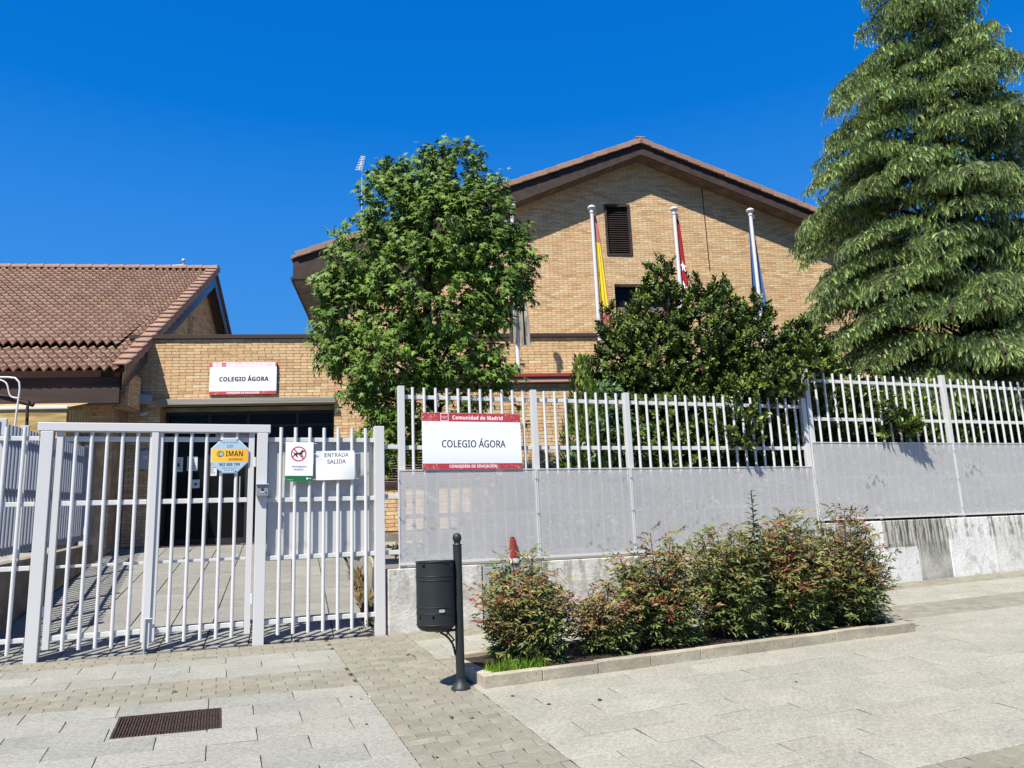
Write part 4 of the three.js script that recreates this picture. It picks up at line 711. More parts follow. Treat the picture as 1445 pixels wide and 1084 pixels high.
// ---------------------------------------------------------------- litter bin on its post
{
  const px = 1.79, pz = 2.57, y0 = hS(px, pz), t = thing('litter_bin', 'dark green cylindrical litter bin hung on a ball topped post by the planted bed', 'litter bin', [px, y0, pz]);
  const bx = px - .172, bz = pz - .05;
  const lathe = (pts, x, z) => { const g = new THREE.LatheGeometry(pts.map(p => new THREE.Vector2(...p)), 28); g.translate(x, 0, z); return g; };
  part(t, 'post', lathe([[0, y0 - .05], [.034, y0 - .05], [.034, y0 + .98], [.0345, 1.005], [.034, 1.01], [.034, 1.02]], px, pz), M.bin);
  part(t, 'ball_top', lathe([[.034, 1.018], [.037, 1.022], [.037, 1.03], [.026, 1.036], [.024, 1.045], [.033, 1.062], [.036, 1.08], [.033, 1.10], [.02, 1.116], [0, 1.12]], px, pz), M.bin);
  part(t, 'base', lathe([[.075, y0 - .005], [.075, y0 + .014], [.062, y0 + .022], [.055, y0 + .04], [.04, y0 + .052], [.036, y0 + .08]], px, pz), M.bin);
  // basket: sheet steel with a row of holes under the rim and slots near the foot
  const yb = .43, yt = .905, R = .152, N = 72, ys = [0, .045, .07, .085, .12, .14, .30, .345, .365, .39, .405, .432, .455, .475], P = [], U = [], I = [];
  const rad = (k) => ((k === 3 || k === 8) ? R + .002 : R);
  ys.forEach((h, k) => { for (let i = 0; i <= N; i++) { const a = i / N * Math.PI * 2; P.push([bx + rad(k) * Math.cos(a), yb + h, bz + rad(k) * Math.sin(a)]); U.push([a, h]); } });
  for (let k = 0; k < ys.length - 1; k++) for (let i = 0; i < N; i++) { if (k === 11 && i % 9 < 2) continue; if (k === 1 && i % 9 === 4) continue; const a = k * (N + 1) + i; I.push(a, a + N + 1, a + N + 2, a, a + N + 2, a + 1); }
  part(t, 'basket', poly(P, I, U), std(lin(.015, .019, .0185), .55, { metalness: .1, side: THREE.DoubleSide }));
  part(t, 'basket_foot', lathe([[0, yb - .055], [.09, yb - .053], [.125, yb - .042], [.146, yb - .02], [.152, yb]], bx, bz), std(lin(.015, .019, .0185), .55, { side: THREE.DoubleSide }));
  const ring = (h, r = .004) => { const g = new THREE.TorusGeometry(R + .001, r, 6, 48); g.rotateX(Math.PI / 2); g.translate(bx, h, bz); return g; };
  part(t, 'rolled_rim', ring(yt, .006), M.bin); for (const h of [.365, .335, .13, .085, .0]) part(t, 'rib', ring(yb + h, .0035), M.bin);
  const view = V(-px, 0, 8.6 - pz).normalize(), side = V(view.z, 0, -view.x); // label on the visible side
  { const a = Math.atan2(view.z, view.x) - .32, c = V(bx + (R + .004) * Math.cos(a), yb + .105, bz + (R + .004) * Math.sin(a)); const sh = new THREE.Shape(); sh.absarc(-.013, 0, .011, Math.PI / 2, Math.PI * 1.5); sh.absarc(.013, 0, .011, -Math.PI / 2, Math.PI / 2); const g = new THREE.ExtrudeGeometry(sh, { depth: .002, bevelEnabled: false }); g.rotateY(Math.PI / 2 - a); g.translate(c.x, c.y, c.z); part(t, 'maker_plate', g, std(lin(.35, .45, .42), .4)); }
  // hanging arm and lattice bracket
  part(t, 'arm', [rod(V(px, .80, pz), V(bx + .14, .86, bz + .04), .013), rod(V(px, .70, pz), V(px - .045, .79, pz - .012), .01)], M.bin);
  const at = (d, y) => V(px - d * .96, y, pz - d * .28);
  part(t, 'bracket', [rod(at(.03, .375), at(.185, .37), .011, .011, 6), tube([at(.15, .362), at(.10, .33), at(.055, .27), at(.035, .185)], .009, 14, 6), rod(at(.04, .30), at(.10, .365), .006), rod(at(.038, .30), at(.075, .285), .006), rod(at(.075, .37), at(.11, .33), .006), rod(at(.036, .24), at(.058, .25), .005)], M.bin);
}

// ---------------------------------------------------------------- foliage
const leafMat = (rough = .5, spec = .6) => new THREE.MeshPhysicalMaterial({ color: 0xffffff, roughness: rough, specularIntensity: spec, side: THREE.DoubleSide });
function starLeaf() { // five lobed leaf about 1 unit long, stalk at the origin, slightly cupped
  const tips = [[-118, .62], [-60, .88], [0, 1], [60, .88], [118, .62]], pts = [[0, 0]]; tips.forEach(([a, l], i) => { if (i) { const n = (tips[i - 1][0] + a) / 2; pts.push([n, .30]); } pts.push([a, l]); });
  const P = pts.map(([a, l], i) => i ? [Math.sin(a * D2R) * l * .62, .22 + Math.cos(a * D2R) * l * .72, -.32 * l * l + .06 * Math.cos(a * D2R * 6)] : [0, .16, .04]), I = []; for (let i = 1; i < P.length - 1; i++) I.push(0, i + 1, i);
  return poly(P, I, P.map(p => [p[0], p[1]]));
}
function ovalLeaf(w = .34) { const P = [[0, 0, 0], [-w * .6, .3, .05], [w * .6, .3, .05], [0, .3, -.02], [-w * .7, .62, .02], [w * .7, .62, .02], [0, .62, -.06], [0, 1, -.18]]; return poly(P, [0, 3, 1, 0, 2, 3, 1, 3, 6, 1, 6, 4, 3, 2, 5, 3, 5, 6, 4, 6, 7, 6, 5, 7], P.map(p => [p[0], p[1]])); }
function slimLeaf() { const P = [[0, 0, 0], [-.13, .4, .03], [.13, .4, .03], [0, .42, -.02], [0, 1, -.16]]; return poly(P, [0, 3, 1, 0, 2, 3, 1, 3, 4, 3, 2, 4], P.map(p => [p[0], p[1]])); }
function foliage(parent, name, geo, mat, items) { // items: {p, dir, up, s, c}
  const off = offOf(parent), im = new THREE.InstancedMesh(geo, mat, items.length), m = new THREE.Matrix4(), cc = new THREE.Color(), X = V(0, 0, 0), Y = V(0, 0, 0), Z = V(0, 0, 0);
  items.forEach((e, i) => { Y.copy(e.dir).normalize(); Z.copy(e.up).addScaledVector(Y, -e.up.dot(Y)); if (Z.lengthSq() < 1e-4) Z.set(.3, .2, 1).addScaledVector(Y, -(.3 * Y.x + .2 * Y.y + Y.z)); Z.normalize(); X.crossVectors(Y, Z); m.makeBasis(X.multiplyScalar(e.s), Y.multiplyScalar(e.s), Z.multiplyScalar(e.s)); m.setPosition(e.p.x - off.x, e.p.y - off.y, e.p.z - off.z); im.setMatrixAt(i, m); im.setColorAt(i, cc.setRGB(...e.c)); });
  im.name = name; im.userData.kind = 'stuff'; im.castShadow = im.receiveShadow = true; parent.add(im); return im;
}
const rv = (r) => { const z = r() * 2 - 1, a = r() * 6.2832, q = Math.sqrt(1 - z * z); return V(q * Math.cos(a), z, q * Math.sin(a)); };
const inBlob = (r, b, lo = .35) => { const d = rv(r), k = Math.pow(lerp(lo * lo * lo, 1, r()), 1 / 3); return { p: V(b[0] + d.x * b[3] * k, b[1] + d.y * b[4] * k, b[2] + d.z * b[5] * k), d, k }; };
const vol = (b) => Math.pow(b[3] * b[4] * b[5], .62);

{ // sweetgum
  const r = rng(101), t = thing('sweetgum_tree', 'leafy green tree with star shaped leaves in front of the entrance brickwork', 'tree', [2.36, .8, -.46]);
  const blobs = [[2.736, 5.708, -0.317, 0.522, 0.57, 0.342], [2.328, 5.612, -0.379, 0.475, 0.475, 0.342], [1.948, 5.232, -0.471, 0.475, 0.589, 0.376], [3.088, 5.232, -0.224, 0.494, 0.589, 0.376], [2.518, 4.852, -0.193, 0.808, 0.712, 0.479], [1.662, 4.568, -0.564, 0.522, 0.665, 0.41], [3.278, 4.568, -0.132, 0.522, 0.428, 0.342], [2.375, 4.092, -0.193, 0.902, 0.712, 0.513], [1.378, 3.902, -0.626, 0.456, 0.522, 0.342], [3.278, 4.14, -0.101, 0.475, 0.304, 0.274], [1.282, 3.428, -0.626, 0.361, 0.399, 0.274], [1.9, 3.332, -0.348, 0.589, 0.57, 0.41], [2.708, 3.428, -0.224, 0.589, 0.57, 0.41], [3.182, 3.808, -0.175, 0.285, 0.238, 0.205], [1.539, 2.905, -0.533, 0.285, 0.304, 0.205], [3.135, 3.048, -0.132, 0.361, 0.266, 0.205], [2.375, 2.668, -0.317, 0.712, 0.522, 0.376], [1.852, 2.382, -0.44, 0.399, 0.475, 0.274], [2.755, 2.288, -0.039, 0.475, 0.361, 0.171], [3.23, 2.43, -0.039, 0.38, 0.38, 0.171], [2.09, 2.24, -0.07, 0.38, 0.399, 0.171], [1.852, 5.708, -0.502, 0.209, 0.238, 0.137], [3.42, 4.805, -0.101, 0.238, 0.285, 0.171], [1.188, 4.33, -0.687, 0.19, 0.238, 0.137]];
  const tot = blobs.reduce((s, b) => s + vol(b), 0), items = [], twigs = [];
  for (const b of blobs) {
    const n = Math.round(2000 * vol(b) / tot);
    for (let i = 0; i < n; i++) {
      const q = inBlob(r, b, .5), out = q.d.clone().multiplyScalar(.8).add(V(0, .35, .1)).normalize(), base = q.p.clone().addScaledVector(out, -.16), L = .13 + r() * .13; if (r() < .55 && !(base.z > -.35 && base.y < 3.2)) twigs.push(rod(base, base.clone().addScaledVector(out, L), .006, .003, 4));
      const m = 8 + Math.floor(r() * 6), tone = .75 + r() * .5;
      for (let k = 0; k < m; k++) {
        const f = k / m, p = base.clone().addScaledVector(out, L * (.3 + .8 * f)).addScaledVector(rv(r), .06);
        const dir = out.clone().multiplyScalar(.7).addScaledVector(rv(r), .75).add(V(0, -.85, 0)), up = V(-.2, .8, .5).addScaledVector(rv(r), .5).addScaledVector(out, .6);
        if (p.z > -.1 && p.y < 2.95) continue;
        const g = tone * (.8 + r() * .45), y = r() * .02; items.push({ p, dir, up, s: .08 + r() * .05, c: [(.082 + y) * g, (.148 + y) * g, .022 * g] });
      }
    }
  }
  const crown = foliage(t, 'crown', starLeaf(), leafMat(.5, .35), items);
  const tr = [rod(V(2.36, .6, -.46), V(2.38, 2.1, -.44), .10, .085), rod(V(2.38, 2.1, -.44), V(2.36, 4.0, -.4), .085, .055), rod(V(2.36, 4.0, -.4), V(2.47, 5.8, -.38), .055, .015)];
  part(t, 'trunk', tr, M.bark);
  const lim = []; for (const b of blobs) { if (b[1] < 3.0) continue; const y = Math.max(1.6, b[1] - .55), s = V(2.36, y, -.44), e = V(b[0], b[1] + .1, b[2]); lim.push(tube([s, s.clone().lerp(e, .5).add(V(0, .08, 0)), e], .02, 6, 5)); } part(t, 'limb', lim, M.bark); part(t, 'twig', twigs, M.stem);
}
function shootShrub(t, blobs, total, seed, o) { // evergreen shrub: rosettes of leaves at shoot tips
  const r = rng(seed), tot = blobs.reduce((s, b) => s + vol(b), 0), items = [], st = [];
  for (const b of blobs) {
    const n = Math.max(4, Math.round(total * vol(b) / tot));
    for (let i = 0; i < n; i++) {
      const q = inBlob(r, b, o.lo || .5), ax = q.d.clone().multiplyScalar(.75).add(V(0, .75, .1)).addScaledVector(rv(r), .35).normalize(), L = (o.len || .15) * (.7 + r() * .7), m = Math.round((o.per || 13) * (.8 + r() * .4)), tone = .7 + r() * .6, fresh = r() < .5;
      const a0 = q.p.clone(), a1 = a0.clone().addScaledVector(ax, L); if (r() < .5) st.push(rod(a0, a1, .005, .003, 4));
      const sx = V(ax.y, -ax.x, .3).normalize(), sy = V(0, 0, 0).crossVectors(ax, sx).normalize();
      for (let k = 0; k < m; k++) {
        const f = (k + .5) / m, an = k * 2.4 + r() * .5, rad = sx.clone().multiplyScalar(Math.cos(an)).addScaledVector(sy, Math.sin(an)), dir = rad.clone().multiplyScalar(1 - f * .55).addScaledVector(ax, .45 + f * .7), p = a0.clone().addScaledVector(ax, L * (.15 + .85 * f)).addScaledVector(rad, .008);
        const g = tone * (.75 + r() * .5), c = fresh && f > .5 ? o.fresh : o.col; items.push({ p, dir, up: ax.clone().addScaledVector(rad, -.3), s: (o.size || .075) * (.7 + r() * .55), c: [c[0] * g, c[1] * g, c[2] * g] });
      }
    }
  }
  foliage(t, 'foliage', o.geo || ovalLeaf(.36), leafMat(o.rough || .33), items);
  if (st.length) part(t, 'twig', st, M.stem);
}
const EVER = { col: [.066, .102, .020], fresh: [.135, .185, .032], size: .074, per: 15, len: .15, rough: .42 };
const stems = (t, x, z, y0, blobs) => part(t, 'stem', blobs.slice(0, 9).map((b, i) => tube([V(x + (i % 3 - 1) * .12, y0, z + (i % 2) * .1), V((x + b[0]) / 2, lerp(y0, b[1], .5), (z + b[2]) / 2), V(b[0], b[1], b[2])], .022, 8, 5)), M.bark);
{
  const t = thing('evergreen_shrub', 'big dark evergreen bush with upright shoots before the flagpoles, spilling through the railing', 'shrub', [6.7, .85, -.95]);
  const B = [[6.0, 3.4, -1.25, .72, .85, .5], [6.22, 4.25, -1.15, .36, .6, .32], [6.26, 4.8, -1.12, .16, .34, .14], [6.85, 3.85, -.95, .72, .72, .5], [6.8, 4.5, -.98, .16, .3, .14], [7.12, 4.45, -.85, .15, .28, .13], [7.45, 3.65, -.7, .55, .62, .45], [7.55, 4.15, -.65, .2, .3, .16], [5.55, 3.45, -1.45, .38, .62, .38], [5.5, 4.1, -1.45, .13, .28, .12], [5.85, 4.1, -1.3, .16, .25, .14], [6.3, 2.75, -.95, .75, .55, .45], [7.25, 2.75, -.6, .65, .5, .4], [5.5, 2.75, -1.4, .4, .5, .35], [6.9, 2.15, -.7, .7, .45, .35], [7.9, 3.3, -.5, .3, .5, .3], [6.56, 2.38, -.02, .27, .3, .16], [7.35, 3.0, -.02, .36, .26, .2], [7.0, 2.75, -.2, .3, .3, .2], [6.0, 2.1, -.8, .6, .4, .35], [7.5, 2.2, -.55, .4, .4, .3]];
  shootShrub(t, B, 3300, 201, EVER); stems(t, 6.7, -.95, .8, B);
  const u = thing('evergreen_shrub', 'smaller dark evergreen bush filling the gap between the big bush and the conifer', 'shrub', [8.5, .9, -.6]);
  const C = [[8.38, 3.2, -.55, .4, .62, .35], [8.45, 3.8, -.5, .11, .2, .1], [8.2, 2.75, -.4, .45, .45, .3], [8.9, 2.75, -.6, .5, .5, .35], [9.5, 2.6, -.6, .5, .45, .3], [8.35, 3.75, -.55, .25, .3, .2], [7.85, 3.25, .02, .16, .26, .14], [10.4, 2.55, -.7, .5, .4, .3]];
  shootShrub(u, C, 1100, 203, EVER); stems(u, 8.5, -.6, .85, C);
  const h = thing('dark_hedge', 'dense dark hedge in the shade behind the railings at right', 'hedge', [10, .95, -.9]);
  const H = []; for (let i = 0; i < 16; i++) { const x = 4.6 + i * .62; H.push([x, 1.45, -.85 - .02 * i, .5, .6, .42]); if (x > 8) H.push([x, 2.35, -1.0 - .02 * i, .5, .65, .42]); }
  shootShrub(h, H, 2300, 205, { ...EVER, size: .10, lo: .3 }); stems(h, 9, -.9, .85, H);
  const k = thing('added_hedge', 'tall dark hedge added to darken the shaded gaps behind the conifer at right', 'hedge', [14, 1.0, -4.2]);  // hedge added as dark backing for the shaded conifer interior
  const K = []; for (let i = 0; i < 14; i++) { const x = 9.6 + i * .85; for (const y of [1.9, 3.0, 4.0]) K.push([x, y + (i % 3) * .15, -4.0 - (i % 2) * .4, .75, .75, .5]); }
  shootShrub(k, K, 2400, 209, { ...EVER, size: .13, lo: .3 }); stems(k, 13, -4.1, .9, K);
  const v = thing('shrub_sprig', 'leafy evergreen sprig poking through the upper railing over the grey panel', 'sprig', [9.4, 2.2, .0]);
  const D = [[9.35, 2.36, .06, .24, .18, .1], [9.2, 2.62, .06, .07, .14, .06], [9.52, 2.42, .06, .1, .12, .07]]; shootShrub(v, D, 40, 207, { ...EVER, size: .095 }); stems(v, 9.4, -.3, 1.9, D);
}
{ // small thuja and low greenery behind the first panel
  const t = thing('dwarf_cypress', 'small bright yellow green cypress between the tree and the big bush', 'shrub', [4.5, .85, -.7]); const r = rng(301), items = [];
  for (let i = 0; i < 2600; i++) { const h = Math.pow(r(), .8), tw = [[0, 1], [.16, .82], [-.13, .74]][i % 3], top = 3.38 * tw[1] + .9 * (1 - tw[1]) * 1.2, y = lerp(1.0, top, h), w = .36 * Math.pow(1 - h, .5) + .02, a = r() * 6.283, k = Math.sqrt(.5 + .5 * r()); const p = V(4.5 + tw[0] + w * k * Math.cos(a), y, -.5 + w * k * Math.sin(a)); const g = .7 + r() * .7; items.push({ p, dir: V(Math.cos(a) * .35, 1, Math.sin(a) * .35).addScaledVector(rv(r), .25), up: V(Math.cos(a), .1, Math.sin(a)), s: .075 + r() * .05, c: [.13 * g, .20 * g, .022 * g] }); }
  const spray = poly([[0, 0, 0], [-.1, .3, .02], [-.22, .55, .0], [-.1, .62, .03], [-.08, 1, 0], [.06, .7, .02], [.2, .62, 0], [.1, .3, .02]], [0, 2, 1, 1, 2, 3, 1, 3, 5, 3, 4, 5, 0, 1, 7, 1, 5, 7, 7, 5, 6], null);
  foliage(t, 'foliage', spray, leafMat(.7), items); part(t, 'stem', rod(V(4.5, .8, -.5), V(4.5, 2.9, -.5), .04, .02), M.bark);
  const u = thing('broadleaf_shrub', 'pale green star leaved growth under the small cypress behind the railing', 'shrub', [4.75, .85, -.45]); const it2 = []; const B = [[4.85, 2.55, -.5, .4, .3, .25], [4.6, 2.15, -.4, .45, .4, .25], [5.1, 2.2, -.5, .4, .4, .25], [4.2, 1.8, -.4, .5, .4, .25], [4.95, 2.85, -.6, .2, .22, .18]];
  for (const b of B) for (let i = 0; i < 190; i++) { const q = inBlob(r, b, .4), g = .7 + r() * .7; it2.push({ p: q.p, dir: q.d.clone().addScaledVector(rv(r), .6).add(V(0, -.4, 0)), up: V(0, .9, .5).addScaledVector(rv(r), .4), s: .10 + r() * .05, c: [.055 * g, .105 * g, .032 * g] }); }
  foliage(u, 'foliage', starLeaf(), leafMat(.45), it2); stems(u, 4.75, -.45, .8, B);
}
{ // weeping conifer
  const r = rng(401), AX = 13.55, AZ = -1.75, t = thing('weeping_conifer', 'tall blue green conifer with drooping branch tips at the right edge', 'tree', [AX, .9, AZ]);
  const twigGeo = (() => { // a drooping shoot: curved axis with needles, pale new tips, bases darkened for inner shade
    const P = [], I = [], C = [], rr = rng(6); const ax = (f) => [0, f * .9 - .18 * f * f, -.02 - .42 * f * f * f];
    for (let k = 0; k < 46; k++) { const f = Math.pow((k + .4) / 46, .9), a = k * 2.4, b = ax(f), L = .17 * (1 - f * .55), n = P.length, ox = Math.cos(a), oz = Math.sin(a); const tx = -oz * .034, tz = ox * .034; P.push([b[0] + tx, b[1], b[2] + tz], [b[0] - tx, b[1], b[2] - tz], [b[0] + ox * L, b[1] + L * .75, b[2] + oz * L - .12 * f]); I.push(n, n + 1, n + 2); const w = .36 + .85 * f * f, w2 = .42 + 1.6 * f * f; C.push(w, w, w * (1 + .12 * f), w, w, w * (1 + .12 * f), w2, w2, w2 * (1 + .2 * f)); }
    for (let k = 0; k < 5; k++) { const a = ax(k / 5), b = ax((k + 1) / 5), n = P.length; P.push([a[0] - .012, a[1], a[2]], [a[0] + .012, a[1], a[2]], [b[0] + .009, b[1], b[2]], [b[0] - .009, b[1], b[2]]); I.push(n, n + 1, n + 2, n, n + 2, n + 3); for (let q = 0; q < 4; q++) C.push(.6, .5, .4); }
    const g = poly(P, I, null); g.setAttribute('color', new THREE.Float32BufferAttribute(C, 3)); return g;
  })();
  const mat = new THREE.MeshPhysicalMaterial({ color: 0xffffff, roughness: .95, transmission: .16, thickness: 0, side: THREE.DoubleSide, vertexColors: true });
  const RAD = (y) => { const pts = [[2.6, 2.2], [3.4, 3.05], [4.6, 3.2], [5.6, 3.0], [7, 2.85], [8.8, 2.5], [10.4, 1.75], [12, 1.05], [13.4, .5], [14.8, .08]]; if (y < pts[0][0]) return pts[0][1]; for (let i = 0; i < pts.length - 1; i++) if (y < pts[i + 1][0]) return lerp(pts[i][1], pts[i + 1][1], (y - pts[i][0]) / (pts[i + 1][0] - pts[i][0])); return .1; };
  const items = [], limbs = []; let ang = 0;
  for (let y = 2.9; y < 14.6;) {
    const whorl = 6 + Math.floor(r() * 3), ringR = RAD(y);
    for (let k = 0; k < whorl; k++) {
      ang += 2.4 + r() * .5; let R = ringR * (.5 + r() * .55); const dx = Math.cos(ang), dz = Math.sin(ang); if (dx < -.6 && y < 7) R = ringR * (.8 + r() * .25); if (dz > 0) R *= 1 - .22 * dz;
      const y0 = y + (r() - .5) * .75, rise = (.08 + r() * .2) * R + .1, droop = .10 * R * R + .12; const pt = (f) => V(AX + dx * R * f, y0 + rise * Math.sin(Math.min(1, f * 1.25) * Math.PI * .55) * 1.4 - droop * f * f * f * .9, AZ + dz * R * f);
      limbs.push(tube([pt(0), pt(.35), pt(.7), pt(1)], .022 * (.5 + R / 3), 6, 4));
      const nSec = Math.round(R * 14) + 4;
      for (let s = 0; s < nSec; s++) {
        const f = lerp(.28, 1, Math.pow(s / (nSec - 1), .8)), b = pt(f), sd = s % 2 ? 1 : -1, wid = R * .38 * (1.14 - f) + .16; const tx = -dz * sd, tz = dx * sd;
        const m = Math.max(3, Math.round(wid / .042)), tone = .72 + r() * .5;
        for (let q = 0; q < m; q++) {
          const g = (q + r() * .6) / m, p = b.clone().add(V(tx * wid * g + dx * wid * g * .45, -.10 * wid * g * g * 3 + (r() - .5) * .16, tz * wid * g + dz * wid * g * .45));
          const dir = V(tx * .7 + dx * .8, -.15 - .75 * g - .3 * f, tz * .7 + dz * .8).addScaledVector(rv(r), .7), up = V(dx * .3, 1, dz * .3).addScaledVector(rv(r), .5), w = tone * (.8 + r() * .4), blue = r(); if (Math.sin(ang) < -.75 && r() < .6) continue;
          items.push({ p, dir, up, s: .14 + r() * .10, c: [(.375 + .06 * (1 - blue)) * w, (.53) * w, (.125 + .10 * blue) * w] });
        }
      }
    }
    y += .31 - .004 * y;
  }
  foliage(t, 'crown', twigGeo, mat, items);
  part(t, 'trunk', [rod(V(AX, .7, AZ), V(AX, 6, AZ), .22, .15, 12), rod(V(AX, 6, AZ), V(AX, 14.6, AZ), .15, .02, 10)], M.bark); part(t, 'limb', limbs, M.bark);
}
function nandina(label, cx, cz, rx, ry, rz, canes, seed, redness, o = {}) { // canes with pinnate leaves of slim leaflets
  canes = Math.round(canes * 1.3);
  const y0 = hS(cx, cz) + .05, t = thing('nandina_shrub', label, 'shrub', [cx, y0, cz], 'shrubs in the planted bed'), r = rng(seed), items = [], st = [];
  for (let i = 0; i < canes; i++) {
    const a = r() * 6.283, k = Math.sqrt(r()), ex = cx + Math.cos(a) * rx * k, ez = cz + Math.sin(a) * rz * k, h = ry * 2 * (.42 + .58 * Math.sqrt(Math.max(0, 1 - k * k * .85))) * (.42 + r() * .72);
    const b = V(cx + (ex - cx) * .45, y0 - .05, cz + (ez - cz) * .45), e = V(ex, y0 + h, ez), mid = b.clone().lerp(e, .55).add(V((ex - cx) * -.12, h * .08, 0));
    st.push(tube([b, mid, mid.clone().lerp(e, .86)], .0042, 5, 4));
    const nl = 8 + Math.floor(h * 9), red = r() < redness, tone = .75 + r() * .5;
    for (let l = 0; l < nl; l++) {
      const f = lerp(.16, 1.02, l / nl), p0 = f < .55 ? b.clone().lerp(mid, f / .55) : mid.clone().lerp(e, (f - .55) / .45), an = l * 2.4 + r(), rd = V(Math.cos(an), .45 - .35 * (1 - f) + (r() - .4) * .5, Math.sin(an)).normalize(), L = .10 + r() * .09, tip = p0.clone().addScaledVector(rd, L).add(V(0, -.02, 0));
      const lc = red && f > .6 ? (r() < .12 ? [.21, .052, .030] : [.19, .115, .046]) : f > .7 && r() < .45 ? [.20, .165, .046] : [.12, .148, .038];
      const n = 9 + Math.floor(r() * 6);
      for (let q = 0; q < n; q++) {
        const g = (q + .6) / n, p = p0.clone().lerp(tip, g), s = q % 2 ? 1 : -1, sd = V(-rd.z * s, .05, rd.x * s), dir = sd.multiplyScalar(.9 - .5 * g).addScaledVector(rd, .5 + .6 * g)
          .add(V(0, -.25, 0)).addScaledVector(rv(r), .6), w = tone * (.7 + r() * .6);
        items.push({ p, dir, up: V(-.1, .8, .35).addScaledVector(rv(r), .7), s: .047 + r() * .03, c: [lc[0] * w, lc[1] * w, lc[2] * w] });
      }
    }
  }
  foliage(t, 'foliage', slimLeaf(), leafMat(.5), items); part(t, 'stem', st, M.stem);
}
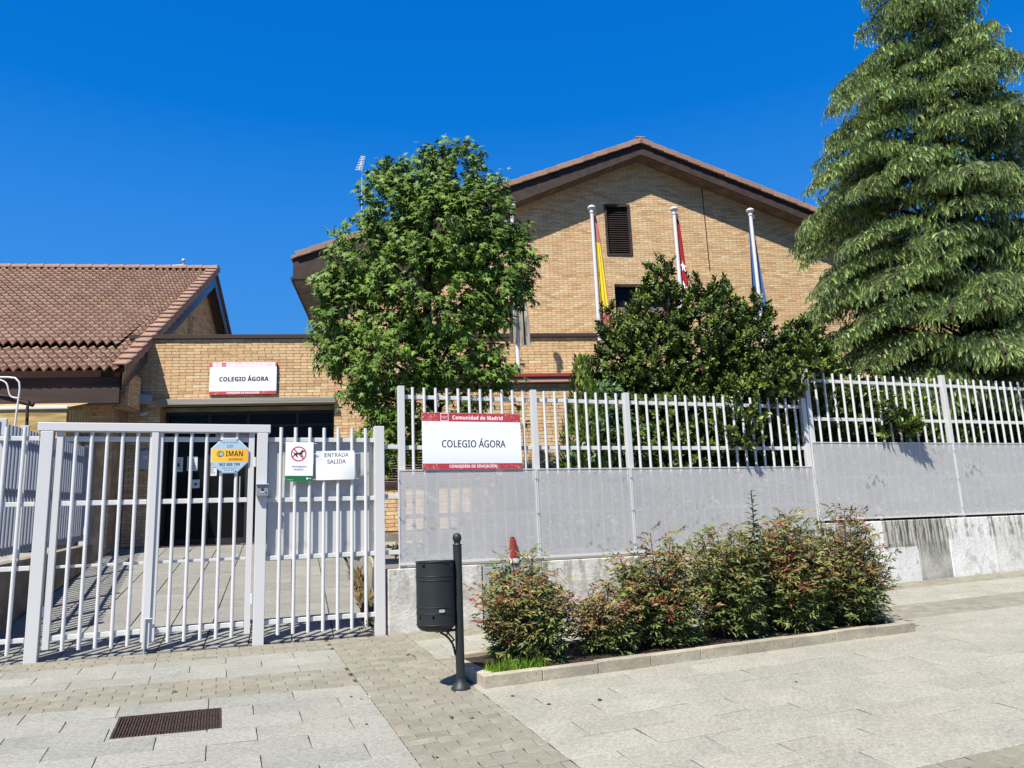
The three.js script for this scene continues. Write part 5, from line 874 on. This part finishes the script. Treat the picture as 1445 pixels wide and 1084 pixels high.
{
  const z = 2.17;
  nandina('bronze tinged shrub at the left end of the bed beside the litter bin', 2.52, z, .47, .42, .38, 68, 501, .4);
  nandina('lower bronze green shrub second from the litter bin in the bed', 3.26, z, .3, .28, .32, 34, 503, .5);
  nandina('olive green shrub with thin tall shoots in the middle left of the bed', 3.85, z + .02, .48, .48, .38, 66, 505, .2);
  nandina('fresh green shrub under the tallest single shoot in the bed', 4.6, z + .02, .48, .5, .38, 70, 507, .12);
  nandina('dense green shrub with bronze crown right of the tallest shoot', 5.32, z + .02, .46, .54, .4, 74, 509, .28);
  nandina('reddest tipped shrub at the right end of the planted bed', 6.0, z + .03, .52, .53, .42, 76, 511, .42);
  // the tallest shoot and loose weeds
  const t = thing('tall_shoot', 'tall thin pale green shoot rising above the middle of the bed', 'plant', [4.82, .6, 2.4]), r = rng(520), it = [], c = [V(4.74, .5, 2.38), V(4.80, 1.0, 2.4), V(4.80, 1.42, 2.42)];
  part(t, 'stem', tube(c, .005, 8, 5), M.stem); for (let i = 0; i < 46; i++) { const f = i / 46, p = c[0].clone().lerp(c[1], Math.min(1, f * 2)).lerp(c[2], Math.max(0, f * 2 - 1)), a = i * 2.4; it.push({ p, dir: V(Math.cos(a), .5, Math.sin(a)), up: V(0, 1, .3), s: .17 * (1.1 - f * .8), c: [.09, .12, .045] }); } foliage(t, 'leaves', ovalLeaf(.3), leafMat(.5), it);
  const g = thing('grass_tuft', 'bright green grass tuft in the near left corner of the bed', 'grass', [2.25, hS(2.25, 2.5) + .06, 2.46], null, 'stuff'), bl = []; for (let i = 0; i < 420; i++) { const x = 2.28 + (r() - .5) * .5, zz = 2.47 + (r() - .5) * .14; bl.push({ p: V(x, hS(x, zz) + .05, zz), dir: V((r() - .5) * 1.2, 1, (r() - .3) * 1), up: V(r() - .5, .3, 1), s: .07 + r() * .07, c: [.20 * (.7 + r() * .6), .34 * (.7 + r() * .6), .03] }); }
  const blade = poly([[-.035, 0, 0], [.035, 0, 0], [-.025, .5, .04], [.025, .5, .04], [0, 1, .2]], [0, 1, 3, 0, 3, 2, 2, 3, 4], null); foliage(g, 'blades', blade, leafMat(.6), bl);
  const w = thing('dry_weeds', 'dry brownish weeds growing along the edging inside the screened fence', 'weeds', [1.62, .2, -.8], null, 'stuff'), dw = []; for (let i = 0; i < 700; i++) { const zz = -.15 - r() * 2.6, x = 1.60 + .085 * -zz + (r() - .5) * .16; dw.push({ p: V(x, hR(zz) + r() * .10, zz), dir: V((r() - .5) * 2, .6 + r(), (r() - .5) * 2), up: V(r() - .5, .4, 1), s: .05 + r() * .06, c: r() < .55 ? [.16, .085, .045] : [.13, .12, .045] }); } foliage(w, 'leaves', slimLeaf(), leafMat(.8), dw);
  const f = thing('weed', 'small grey weed at the foot of the screened fence', 'weed', [1.47, .1, .03]), fw = []; for (let i = 0; i < 40; i++) fw.push({ p: V(1.47 + (r() - .5) * .1, .09 + r() * .15, .04 + (r() - .5) * .04), dir: rv(r).add(V(0, .6, 0)), up: rv(r), s: .035, c: [.07, .08, .045] }); foliage(f, 'leaves', slimLeaf(), leafMat(.8), fw); part(f, 'stem', [rod(V(1.47, .08, .04), V(1.45, .27, .04), .003, .002, 4), rod(V(1.47, .08, .04), V(1.52, .22, .05), .003, .002, 4)], M.stem);
}
{ // planting and litter behind the perforated panels; fallen scraps on the paving
  const r = rng(601), t = thing('yard_litter', 'dry leaves and low growth on the bed behind the perforated panels', 'leaf litter', [3, .85, -.5], null, 'stuff'), it = []; for (let i = 0; i < 2600; i++) { const x = 1.95 + r() * 9, z = -.18 - r() * 1.1; it.push({ p: V(x, yardH(x, z) + r() * r() * .16, z), dir: rv(r).add(V(0, .3, 0)), up: rv(r), s: .05 + r() * .05, c: r() < .5 ? [.17, .12, .07] : [.07, .085, .03] }); } foliage(t, 'leaves', ovalLeaf(.5), leafMat(.8), it);
  const u = thing('fallen_scraps', 'few dark dry leaf scraps scattered over the light paving', 'leaf litter', [2, 0, 3.5], null, 'stuff'), sc = []; const spots = [[.98, 2.45], [1.0, 2.52], [2.05, 2.95], [2.25, 3.3], [1.5, 3.25], [1.62, 3.32], [.95, 3.2], [2.62, 3.35], [4.1, 3.6], [1.72, 1.25], [1.68, 1.2], [1.75, 1.22], [-.3, 1.75], [1.22, 4.0]]; for (const [x, z] of spots) for (let k = 0; k < 1; k++) { const a = r() * 6.28; sc.push({ p: V(x + (r() - .5) * .03, hS(x, z) + .006, z + (r() - .5) * .03), dir: V(Math.cos(a), .08, Math.sin(a)), up: V((r() - .5) * .5, 1, (r() - .5) * .5), s: .028 + r() * .02, c: [.05, .035, .025] }); } foliage(u, 'leaves', ovalLeaf(.55), leafMat(.9), sc);
}

renderer.render(scene, camera);
